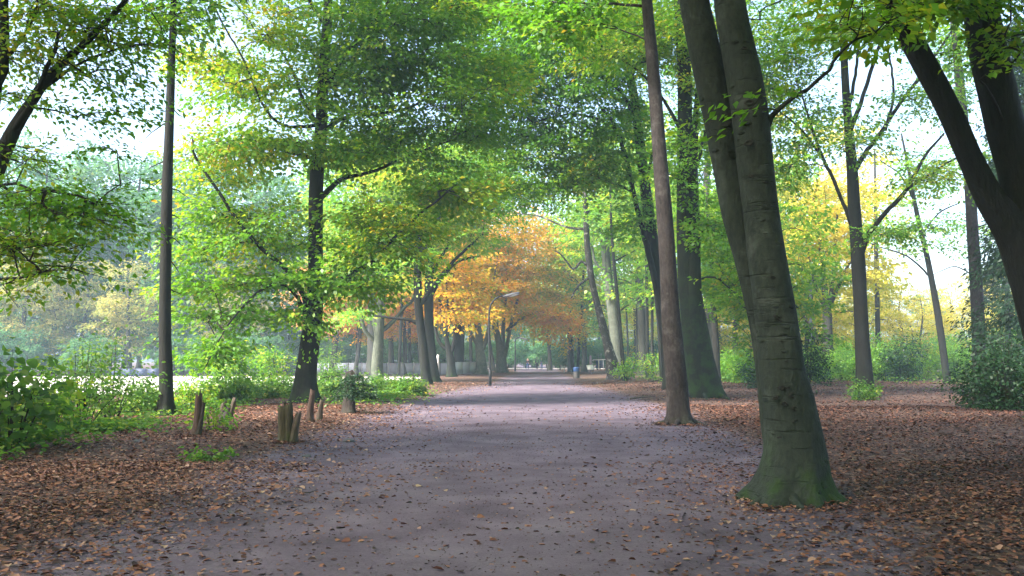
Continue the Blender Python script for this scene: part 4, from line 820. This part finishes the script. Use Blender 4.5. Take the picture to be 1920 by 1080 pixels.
cover('ground_cover', 'low green plants under the shrub belt on the right', [(1500, 708, 150, 10, 1), (1700, 708, 150, 10, 1), (1380, 710, 80, 8, .6), (1850, 715, 80, 14, .6), (1220, 712, 40, 6, .3)], 2600, .13, LSH, 302, .35)

# ================================================================== STUMPS, STICKS, STONES
WOOD = bark('wood_weathered', (.038, .028, .021), (.13, .098, .072), .4, .5, (14, 14, 1.6), .9)
WOODR = bark('wood_reddish', (.036, .022, .017), (.13, .080, .060), .3, .4, (14, 14, 1.6), .9)
WOODD = bark('wood_dark', (.018, .014, .012), (.05, .04, .034), .2, .4, (12, 12, 1.6), .9)
MOSSW = bark('wood_mossy', (.032, .027, .016), (.105, .086, .048), .55, 1.2, (14, 14, 1.6), .9)
def piece(mb, pts, rad, n=14, seed=0, jag=.25, rough=.16):
    """a snapped length of wood: rough tube with a jagged top"""
    c = crv([[*p, q] for p, q in zip(pts, rad)], .07); r = np.random.default_rng(seed); K = len(c)
    o = mb.n; mb.tube(c[:, :3], c[:, 3], n, trunk_disp(.35, .10, 4, rough, seed, 0, .1)); v = mb.V[-1]
    ht = np.linalg.norm(np.array(pts[-1]) - np.array(pts[0]))
    j = r.normal(size=n) * jag * ht * .3; ax = c[-1, :3] - c[-2, :3]; ax /= np.linalg.norm(ax)
    v[(K - 1) * n:] += j[:, None] * ax
def stump(label, px, py, parts, group='broken stumps left of the path'):
    b = gp(px, py); b[2] = float(gz(b[0], b[1])); s = b[1] / F_PX; root = tag(empty('tree_stump', b), label, 'stump', group)
    for i, (nm, mat, pl) in enumerate(parts):
        mb = MB()
        for j, (pts, rad) in enumerate(pl):
            piece(mb, [(x * s, d, y * s - (.06 if kk == 0 else 0)) for kk, (x, y, d) in enumerate(pts)], [q * s for q in rad], 14, px + i * 7 + j)
        mb.build(nm, mat, root, True)
    return root
stump('thick mossy split stump, the nearest to the path', 540, 832, [('main_wood', MOSSW, [([(-4, 0, 0), (-6, 30, 0), (-8, 62, 0)], [15, 13, 11]), ([(2, 0, -.06), (2, 30, -.06), (1, 68, -.05)], [10, 9, 8])]), ('splinter', WOOD, [([(10, 0, -.1), (15, 26, -.1), (21, 53, -.08)], [9, 7, 5])])])
stump('reddish upright stump with a dark stake beside it', 368, 822, [('main_wood', WOODR, [([(0, 0, 0), (2, 30, 0), (3, 74, 0)], [10, 7.5, 6.5])]), ('stake', WOODD, [([(6, 0, -.1), (11, 28, -.08), (14, 58, -.05)], [6, 4, 3])])])
stump('low V shaped broken stump with a pale tilted prong, farthest left of the row', 424, 792, [('main_wood', WOODD, [([(0, 0, 0), (2, 8, 0), (6, 24, 0)], [12, 9, 4])]), ('prong', WOOD, [([(4, 4, 0), (10, 20, 0), (15, 40, 0)], [7, 5, 3.5]), ([(-4, 0, .1), (-9, 14, .1), (-6, 34, .1)], [9, 7, 5])])])
stump('thin tall reddish stump in front of the leaning beech foot', 581, 797, [('main_wood', WOODR, [([(0, 0, 0), (0, 18, 0), (4, 56, 0)], [8, 6, 4.5])])])
stump('thin short pale stump right of the reddish one by the leaning beech', 598, 792, [('main_wood', WOOD, [([(0, 0, 0), (2, 18, 0), (5, 38, 0)], [5, 4, 3])])])
def needles_stump():
    r = np.random.default_rng(77); b = gp(655, 777); s = b[1] / F_PX; root = tag(empty('tree_stump', b), 'black stump sprouting dark drooping needle twigs', 'stump', 'broken stumps left of the path')
    mb = MB(); piece(mb, [(0, 0, -.05), (0, 0, 30 * s), (2 * s, 0, 76 * s)], [13 * s, 11 * s, 10 * s], 16, 5, .2, .12); mb.build('main_wood', WOODD, root, True)
    tw, nd = MB(), MB(); P, Dv = [], []
    for k in range(26):
        a = r.uniform(0, 6.28); z = r.uniform(36, 78) * s; ln = r.uniform(.3, .75); d = np.array([math.cos(a), math.sin(a), 0])
        p0 = np.array([0, 0, z]) + d * .12; e = p0 + d * ln + np.array([0, 0, .10 - .30 * ln]); tw.prisms([p0], [e], .008, .003, 4)
        for t in np.linspace(.3, 1, 5): P.append(p0 + (e - p0) * t); Dv.append(d + [0, 0, -.3])
    sprays(nd, None, np.array(P), np.array(Dv), .26, 26, .09, r, None, False, .6, False, .13, .18)
    tw.build('twigs', WOODD, root); nd.build('needles', LND, root)
needles_stump()
def stick(name, label, pts, rad, mat, cat='stick'):
    q = np.array([np.array(gp(px, py)) + [0, 0, z] for px, py, z in pts]); b = q[0].copy(); b[2] = 0; mb = MB()
    c = crv(np.concatenate([q - b, np.array(rad)[:, None]], 1), .08); mb.tube(c[:, :3], c[:, 3], 7, trunk_disp(0, 1, 3, .15, 3, -5))
    o = mb.build(name, mat, None, True); o.location = b; tag(o, label, cat); return o
stick('fallen_branch', 'pale fallen branch lying on the leaves right of the path, left of the scaly trunk', [(1182, 750, .05), (1200, 748, .06), (1222, 746, .05)], [.03, .03, .018], WOOD, 'branch')
stick('fallen_branch', 'dark fallen branch lying by the yellowish sapling shrub', [(1212, 718, .05), (1226, 717, .09), (1245, 714, .08)], [.05, .06, .03], WOODD, 'branch')
stick('twig', 'thin dark twig lying on the left edge of the path', [(566, 927, .03), (580, 930, .04), (596, 926, .05)], [.006, .006, .003], WOODD, 'twig')
stick('twig', 'thin twig lying before the mossy foot of the foreground beech', [(1430, 962, .03), (1450, 958, .04), (1478, 952, .03)], [.012, .010, .005], WOODD, 'twig')
STONE = plain('stone', (.085, .085, .09), .85, .3, .35, 9, 0, .5)
def stone(label, px, py, w, seed):
    b = gp(px, py); s = b[1] / F_PX * w / 2; b[2] = float(gz(b[0], b[1])); r = np.random.default_rng(seed)
    n, k = 14, 8; th = np.linspace(0, 2 * np.pi, n, endpoint=False); mb = MB(); V = []
    for i in range(k):
        ph = -.4 + (math.pi / 2 + .38) * i / (k - 1)
        for t in th: V.append([math.cos(t) * math.cos(ph), math.sin(t) * math.cos(ph) * .8, math.sin(ph) * .55])
    V = np.array(V); V *= (1 + .22 * snoise(V, 2.2, seed, 3))[:, None] * s
    i, j = np.meshgrid(np.arange(k - 1), np.arange(n), indexing='ij'); a = (i * n + j).ravel(); bb = (i * n + (j + 1) % n).ravel()
    mb.quads(V, np.stack([a, bb, bb + n, a + n], -1)); mb.Fx.append([(k - 1) * n + q for q in range(n)])
    o = mb.build('stone', STONE, None, False); o.location = b; tag(o, label, 'stone', 'stones by the path')
stone('dark stone in the leaves right of the mossy split stump', 654, 829, 22, 1)
stone('flat dark stone at the left path edge, nearer than the other', 575, 858, 17, 2)
stone('grey stone between seedlings and reddish stump at left', 262, 838, 22, 3)
stone('small dark lump lying on the far pale part of the path', 1069, 750, 7, 4)

# ================================================================== LAMPS, BIN, BOARD, FENCES
METAL = plain('lamp_metal', (.030, .032, .034), .5, .5, .15, 6, .3)
LAMPG = plain('lamp_head_grey', (.20, .20, .21), .4, .5, .1, 6)
GLASSY = plain('lamp_cover', (.60, .60, .58), .3, .5, .05, 6)
def lamp(label, px, py, pts, head, D=None, wpx=6):
    b = gp(px, py) if D is None else at(px, py, D) * np.array([1, 1, 0]); D = b[1]; b[2] = 0
    root = tag(empty('street_lamp', b), label, 'street lamp', None)
    c = [np.array([0, 0, -.1])] + [at(x, y, D) - b for x, y in pts]; c = crv(c, .2); s = D / F_PX
    mb = MB(); mb.tube(c, np.linspace(wpx / 2 * s, wpx / 3 * s, len(c)), 10); mb.build('pole', METAL, root, True)
    mb = MB(); q = c[0:1]; mb.tube([[0, 0, -.05], [0, 0, .9], [0, 0, .95]], [wpx * .62 * s, wpx * .62 * s, wpx * .5 * s], 12); mb.build('base_sleeve', METAL, root, True)
    h0, h1 = at(*head[0], D) - b, at(*head[1], D) - b; d = h1 - h0; L = np.linalg.norm(d)
    mb = MB(); t = np.linspace(0, 1, 9); prof = np.array([.05, .07, .085, .095, .10, .095, .085, .07, .03])
    mb.tube(h0 + d * t[:, None], prof, 12, None); v = mb.V[-1]; v[:, 2] -= 0
    hd = mb.build('lamp_head', LAMPG, root, True)
    mb = MB(); mb.tube(h0 + d * np.linspace(.3, .95, 7)[:, None] - np.array([0, 0, .05]), np.array([.03, .06, .075, .08, .075, .06, .03]), 10)
    cv = mb.build('lamp_cover', GLASSY, root, True); cv.parent = hd
lamp('curved arm street lamp with long grey head, left of the path', 919, 724, [(918, 680), (917, 620), (917, 590), (920, 572), (929, 560), (941, 555), (950, 553)], [(943, 556), (974, 549)], None, 4.6)
lamp('distant slim straight lamp post near the walkers', 966, 697, [(966, 660), (966, 640), (969, 634), (975, 633)], [(973, 633), (990, 637)], None, 3)
def lamp_post_right():
    D = 74; b = at(1520, 690, D); b[2] = 0; root = tag(empty('street_lamp', b), 'pale straight pole standing behind the vase shaped tree and shrubs', 'street lamp')
    top = at(1519, 530, D) - b; mb = MB(); mb.tube(crv([[0, 0, -.1], top * .5, top], .4), [.11] * len(crv([[0, 0, -.1], top * .5, top], .4)), 10); mb.build('pole', LAMPG, root, True)
    mb = MB(); mb.tube([top + [0, 0, -.05], top + [0, 0, .25], top + [0, 0, .55], top + [0, 0, .65]], [.12, .26, .28, .05], 12); mb.build('lamp_head', GLASSY, root, True)
lamp_post_right()

def bin_():
    b = gp(1081, 709.5); s = b[1] / F_PX; root = tag(empty('litter_bin', b), 'round brown slatted litter bin with blue liner rim, right of the path', 'litter bin')
    H, rad = 19.5 * s, 5.6 * s
    body = plain('bin_brown', (.075, .070, .066), .7, .3, .25, 14); blue = plain('bin_blue', (.015, .055, .16), .4, .5, .2, 8)
    mb = MB(); K = 12; z = np.linspace(0, H * .72, K)
    mb.tube(np.stack([0 * z, 0 * z, z], -1), rad * (1 + .05 * np.sin(np.arange(K) * 2.2)), 36, lambda r, th, p, g: r * (1 + .035 * np.sign(np.sin(th * 18)))); mb.build('body', body, root)
    mb = MB(); zz = np.array([.66, .70, .82, .95, 1.0, 1.02, 1.0, .9]) * H; mb.tube(np.stack([0 * zz, 0 * zz, zz], -1), np.array([1.04, 1.10, 1.08, 1.12, 1.20, 1.12, .98, .9]) * rad, 28); mb.build('liner', blue, root, True)
    mb = MB(); mb.tube([[0, 0, H * .97], [0, 0, H * 1.06], [0, 0, H * 1.09]], [rad * 1.0, rad * .95, rad * .3], 24); mb.build('lid', blue, root, True)
    mb = MB(); mb.box([-rad * 1.35, 0, H * .42], [rad * .9, rad * .5, H * .09]); mb.box([-rad * 1.1, 0, H * .2], [rad * .16, rad * .2, H * .44]); mb.build('side_bracket', METAL, root)  # small dark bracket on the left side of the bin
bin_()
WHITE = plain('white_paint', (.78, .78, .78), .45, .5, .06, 3); BLUE = plain('blue_panel', (.02, .07, .28), .5, .4, .2, 3)
def board():
    b = gp(1108, 701); s = b[1] / F_PX; root = tag(empty('notice_board', b), 'tilted white notice board on two short legs near the birch', 'notice board')
    mb = MB(); mb.box([-1 * s, 0, 12 * s], [13 * s, .05, 11 * s], .25, -.7); p = mb.build('panel', WHITE, root)
    mb = MB(); mb.box([-1 * s, .03, 12 * s - .035], [14 * s, .04, 12 * s], .25, -.7); mb.build('panel_frame', METAL, root)
    for x in (-5, 4):
        mb = MB(); mb.tube([[x * s, .05, -.05], [x * s, .05, 10.5 * s]], [.04, .04], 8); mb.build('leg', LAMPG, root, True)
board()
def play():
    D = 120; b = at(1128, 692, D); b[2] = 0; s = D / F_PX; root = tag(empty('climbing_frame', b), 'white railed playground frame with blue panel and small ladder, beside the birch', 'play frame')
    z0 = HZN + F_PX * EYE / D
    def X(px): return (px - 1128) * s
    def Z(py): return (z0 - py) * s
    mb = MB(); mb.tube([[X(1108), 0, Z(675)], [X(1142), 0, Z(674)]], [.05, .05], 8); mb.tube([[X(1108), 1.2, Z(675)], [X(1142), 1.2, Z(674)]], [.05, .05], 8); mb.build('top_rail', WHITE, root, True)
    for px, d in ((1112, 0), (1123, 0), (1131, 0), (1141, 0), (1112, 1.2), (1141, 1.2)):
        mb = MB(); mb.tube([[X(px), d, -.05], [X(px), d, Z(675)]], [.045, .045], 8); mb.build('post', WHITE, root, True)
    mb = MB(); mb.box([X(1127), 1.5, Z(683)], [16 * s, .1, 15 * s]); mb.build('panel', BLUE, root)
    mb = MB()
    for px in (1123.5, 1129): mb.tube([[X(px), 1.3, Z(690)], [X(px), 1.3, Z(662)]], [.04, .04], 6)
    for py in (686, 681, 676, 671, 666): mb.tube([[X(1123.5), 1.3, Z(py)], [X(1129), 1.3, Z(py)]], [.035, .035], 6)
    mb.build('ladder', LAMPG, root, True)
play()
def bar(label, px, py, D, h, w, mat, name='post', cat='post'):
    b = at(px, py, D); b[2] = 0; s = D / F_PX; mb = MB(); mb.tube([[0, 0, -.1], [0, 0, h * s * .9], [0, 0, h * s * .97], [0, 0, h * s]], [w * s / 2, w * s / 2, w * s * .45, w * s * .2], 10)
    o = mb.build(name, mat, None, True); o.location = b; tag(o, label, cat)
bar('short white post standing left of the bin, far back', 1058, 700, 100, 9, 2.2, WHITE)
bar('tall mauve post standing behind the tilted notice board', 1107.5, 700, 96, 34, 4, plain('mauve', (.36, .30, .36), .7, .2, .15, 4))
bar('white cylindrical post in front of the panel fence beside the dark beech pair', 821, 700, 78, 42, 5.0, plain('post_white', (.62, .62, .62), .6, .3, .1, 2))
def bench():
    b = gp(1146, 697); root = tag(empty('low_bench', b), 'low dark bench by the white playground frame', 'bench'); s = b[1] / F_PX
    mb = MB(); mb.box([0, 0, .42], [20 * s, .4, .07]); mb.build('seat', WOODD, root)
    for x in (-7, 7):
        mb = MB(); mb.box([x * s, 0, .19], [.12, .34, .40]); mb.build('leg', WOODD, root)
bench()
def tent():
    D = 128; b = at(1196, 690, D); b[2] = 0; s = D / F_PX; root = tag(empty('pavilion', b), 'white tent roofed pavilion with glass railing beyond the thin trunks', 'pavilion'); z0 = HZN + F_PX * EYE / D
    Z = lambda py: (z0 - py) * s
    mb = MB(); w, dp, e, t_ = 30 * s, 2.5, Z(668), Z(650)
    v = [[-w, -dp, e], [w, -dp, e], [w, dp, e], [-w, dp, e], [-w * .7, 0, t_], [w * .7, 0, t_], [-w, -dp, e - .3], [w, -dp, e - .3], [w, dp, e - .3], [-w, dp, e - .3]]
    mb.faces(v, [[0, 1, 5, 4], [2, 3, 4, 5], [3, 0, 4], [1, 2, 5], [6, 7, 1, 0], [7, 8, 2, 1], [8, 9, 3, 2], [9, 6, 0, 3], [9, 8, 7, 6]]); mb.build('roof', WHITE, root)
    for x in (-.95, -.32, .32, .95):
        for y in (-1, 1):
            mb = MB(); mb.tube([[x * w, y * dp * .95, -.05], [x * w, y * dp * .95, e - .29]], [.09, .09], 8); mb.build('post', WHITE, root, True)
    mb = MB(); mb.box([0, -dp, Z(673)], [2 * w, .08, .10]); mb.box([0, -dp, Z(690) + .05], [2 * w, .08, .10])
    for x in np.linspace(-1, 1, 13): mb.box([x * w, -dp, (Z(673) + Z(690)) / 2], [.05, .06, Z(673) - Z(690) - .05])
    mb.build('railing', WHITE, root)
tent()
FPAN = plain('fence_panel', (.16, .18, .22), .6, .3, .12, 1.2); FLT = plain('fence_panel_pale', (.48, .50, .55), .6, .3, .08, 1.2)
def fence(name, label, A, B, h, n, panel_mat, post_mat, post_h=None, pw_=.05, bars=0):
    A = np.array([*A, 0.0]); B = np.array([*B, 0.0]); d = B - A; L = np.linalg.norm(d); rz = math.atan2(d[1], d[0]); root = tag(empty(name, A), label, 'fence')
    for k in range(n + 1):
        mb = MB(); mb.box(d * k / n + np.array([0, 0, (post_h or h) / 2]), [pw_, pw_, (post_h or h) + .1], rz); mb.build('post', post_mat, root)
    if panel_mat:
        for k in range(n):
            mb = MB(); m = d * (k + .5) / n; mb.box(m + np.array([0, 0, h / 2 + .05]), [L / n - pw_ - .01, .03, h - .1], rz)
            for q in np.linspace(-.5, .5, bars + 2)[1:-1] if bars else (): mb.box(m + d / n * q + np.array([0, 0, h / 2 + .05]), [.05, .045, h - .06], rz)
            mb.build('panel', panel_mat, root)
    else:
        mb = MB()
        for z in (.15, h * .5, h - .05): mb.box(d / 2 + np.array([0, 0, z]), [L, .012, .012], rz)
        mb.build('wire', post_mat, root)
gA, gB = at(560, 700, 90), at(852, 700, 84)
fence('panel_fence', 'long grey panel fence across the clearing behind the dark fence posts', gA[:2], gB[:2], 1.15, 12, FPAN, METAL)
gC, gD = at(853, 700, 83), at(892, 700, 96)
fence('panel_fence', 'short pale ribbed panel fence right of the forked orange beech', gC[:2], gD[:2], 1.25, 3, FLT, METAL, None, .06, 2)
gE, gF = at(575, 700, 62), at(800, 700, 66)
fence('wire_fence', 'row of thin dark fence posts in front of the clearing', gE[:2], gF[:2], 1.25, 9, None, METAL, 1.3, .06)
gG, gH = at(205, 700, 76), at(300, 700, 76)
fence('panel_fence', 'dark blue panel fence along the far side of the white clearing', gG[:2], gH[:2], .75, 4, plain('fence_blue', (.02, .03, .065), .6, .3, .12, 1.2), METAL)

# ================================================================== WALKERS
def skin(name, joints, edges, rad, mat, parent, sub=1):
    me = bpy.data.meshes.new(name); me.from_pydata([tuple(j) for j in joints], edges, []); o = link(bpy.data.objects.new(name, me), parent)
    me.materials.append(mat); o.modifiers.new('skin', 'SKIN'); s = o.modifiers.new('sub', 'SUBSURF'); s.levels = s.render_levels = sub
    if not me.skin_vertices: return o
    for k, q in enumerate(rad): me.skin_vertices[0].data[k].radius = (q if isinstance(q, tuple) else (q, q))
    me.skin_vertices[0].data[0].use_root = True
    for p in me.polygons: p.use_smooth = True
    return o
SKIN = plain('skin', (.40, .24, .18), .6, .3, .05, 5)
def person(label, loc, H, face, stride, jac, trou, hairm):
    root = tag(empty('person', loc), label, 'person', 'walkers far down the avenue'); root.rotation_euler.z = face; s = H / 1.75; root.scale = (s, s, s)
    # joints, facing +Y : pelvis first
    st = stride
    J = [(0, 0, .95), (0, 0, 1.12), (0, .01, 1.38), (0, .01, 1.49), (0, .02, 1.56), (0, .025, 1.66), (0, .02, 1.73),
         (.19, 0, 1.42), (.23, -.06 * st, 1.15), (.22, .10 - .14 * st, .92), (.22, .14 - .16 * st, .83), (-.19, 0, 1.42), (-.23, .06 * st, 1.15), (-.22, .10 + .14 * st, .92), (-.22, .14 + .16 * st, .83),
         (.09, 0, .90), (.10, .14 * st + .04, .50), (.10, .22 * st - .02, .09), (.10, .22 * st + .12, .045), (-.09, 0, .90), (-.10, -.10 * st + .04, .50), (-.10, -.26 * st - .04, .11), (-.10, -.26 * st + .09, .045)]
    E = [(0, 1), (1, 2), (2, 3), (3, 4), (4, 5), (5, 6), (2, 7), (7, 8), (8, 9), (9, 10), (2, 11), (11, 12), (12, 13), (13, 14), (0, 15), (15, 16), (16, 17), (17, 18), (0, 19), (19, 20), (20, 21), (21, 22)]
    rd = [(.15, .11), (.14, .10), (.16, .11), .06, .075, .10, .06, .065, .05, .038, .03, .065, .05, .038, .03, .085, .06, .042, .04, .085, .06, .042, .04]
    skin('body', J, E, rd, SKIN, root)
    up = 1.18
    idx = [0, 1, 2, 7, 8, 9, 11, 12, 13]; mp = {v: i for i, v in enumerate(idx)}
    JJ = [list(J[i]) for i in idx]; JJ[0][2] = .86
    skin('jacket', JJ, [(mp[a], mp[b]) for a, b in E if a in mp and b in mp], [tuple(np.array(rd[i]) * up) if isinstance(rd[i], tuple) else rd[i] * 1.25 for i in idx], jac, root)
    idx = [0, 15, 16, 17, 19, 20, 21]; mp = {v: i for i, v in enumerate(idx)}
    skin('trousers', [J[i] for i in idx], [(mp[a], mp[b]) for a, b in E if a in mp and b in mp], [tuple(np.array(rd[i]) * 1.08) if isinstance(rd[i], tuple) else rd[i] * 1.28 for i in idx], trou, root)
    for a, b in ((17, 18), (21, 22)):
        skin('shoe', [(J[a][0], J[a][1] - .03, .06), (J[b][0], J[b][1] + .03, .045)], [(0, 1)], [.055, .045], DARKC, root)
    skin('hair', [(0, .0, 1.60), (0, -.015, 1.69), (0, .01, 1.76)], [(0, 1), (1, 2)], [.085, .115, .06], hairm, root)
DARKC = plain('dark_cloth', (.015, .016, .02), .9, .1, .2, 8); JEANS = plain('jeans', (.03, .05, .11), .9, .1, .2, 8); BROWNC = plain('brown_cloth', (.045, .03, .028), .9, .1, .2, 8); HAIR = plain('hair', (.03, .02, .015), .7, .2, .2, 8)
def wp(px, D): q = at(px, 690, D); return (q[0], D, .03)
person('person in black jacket and dark trousers walking away, middle of three', wp(1007, 131), 1.78, .1, 1, DARKC, DARKC, HAIR)
person('person in dark coat and blue trousers walking beside the one in black', wp(1015.5, 132), 1.70, -.1, -1, plain('navy_cloth', (.025, .03, .055), .9, .1, .2, 8), JEANS, HAIR)
person('person in brown jacket and bright blue trousers, leftmost of three', wp(989.5, 133), 1.64, 3.0, 1, BROWNC, plain('blue_cloth', (.03, .07, .20), .9, .1, .2, 8), HAIR)

# ================================================================== AIR, LIGHT, CAMERA
HAZE = 0.0010
m, nt, out = nmat('haze_air'); pv = nt.nodes.new('ShaderNodeVolumePrincipled'); pv.inputs['Density'].default_value = HAZE
pv.inputs['Color'].default_value = (.60, .82, 1.0, 1); pv.inputs['Anisotropy'].default_value = .0
nt.links.new(pv.outputs[0], out.inputs['Volume'])
mb = MB(); mb.box([0, 170, 17], [604, 464, 38]); hz = mb.build('haze', m); tag(hz, 'thin blue haze hanging in the autumn air', 'haze', kind='stuff')

EL, ROT = R(44), R(-125)
w = bpy.data.worlds.new('World'); scene.world = w; w.use_nodes = True; nt = w.node_tree
bg = nt.nodes['Background']; sky = nt.nodes.new('ShaderNodeTexSky'); sky.sky_type = 'NISHITA'; sky.sun_disc = False
sky.sun_elevation = EL; sky.sun_rotation = ROT; sky.dust_density = 4.0; sky.air_density = 1.0; sky.ozone_density = 1.0
nt.links.new(sky.outputs[0], bg.inputs[0]); bg.inputs[1].default_value = .15
sd = bpy.data.lights.new('sun', 'SUN'); sd.energy = 3.6; sd.angle = R(12); sd.color = (1, .95, .88); so = link(bpy.data.objects.new('sun', sd))
dv = Vector((math.cos(EL) * math.sin(ROT), math.cos(EL) * math.cos(ROT), math.sin(EL))); so.rotation_euler = dv.to_track_quat('Z', 'Y').to_euler(); so.location = (0, 0, 60)

cd = bpy.data.cameras.new('camera'); cam = link(bpy.data.objects.new('camera', cd)); cd.sensor_width = 36; cd.lens = F_PX / 1920 * 36; cd.clip_end = 3000; cd.clip_start = .05
cam.location = (0, 0, EYE); cam.rotation_euler = (math.pi / 2 + PITCH, 0, 0); scene.camera = cam
scene.view_settings.view_transform = 'Standard'; scene.view_settings.look = 'None'; scene.view_settings.exposure = 2.25; scene.view_settings.gamma = 1
c = scene.cycles; c.max_bounces = 7; c.diffuse_bounces = 4; c.glossy_bounces = 2; c.transmission_bounces = 5; c.volume_bounces = 1; c.transparent_max_bounces = 4
c.use_denoising = True; c.sample_clamp_indirect = 6.0; c.caustics_reflective = False; c.caustics_refractive = False
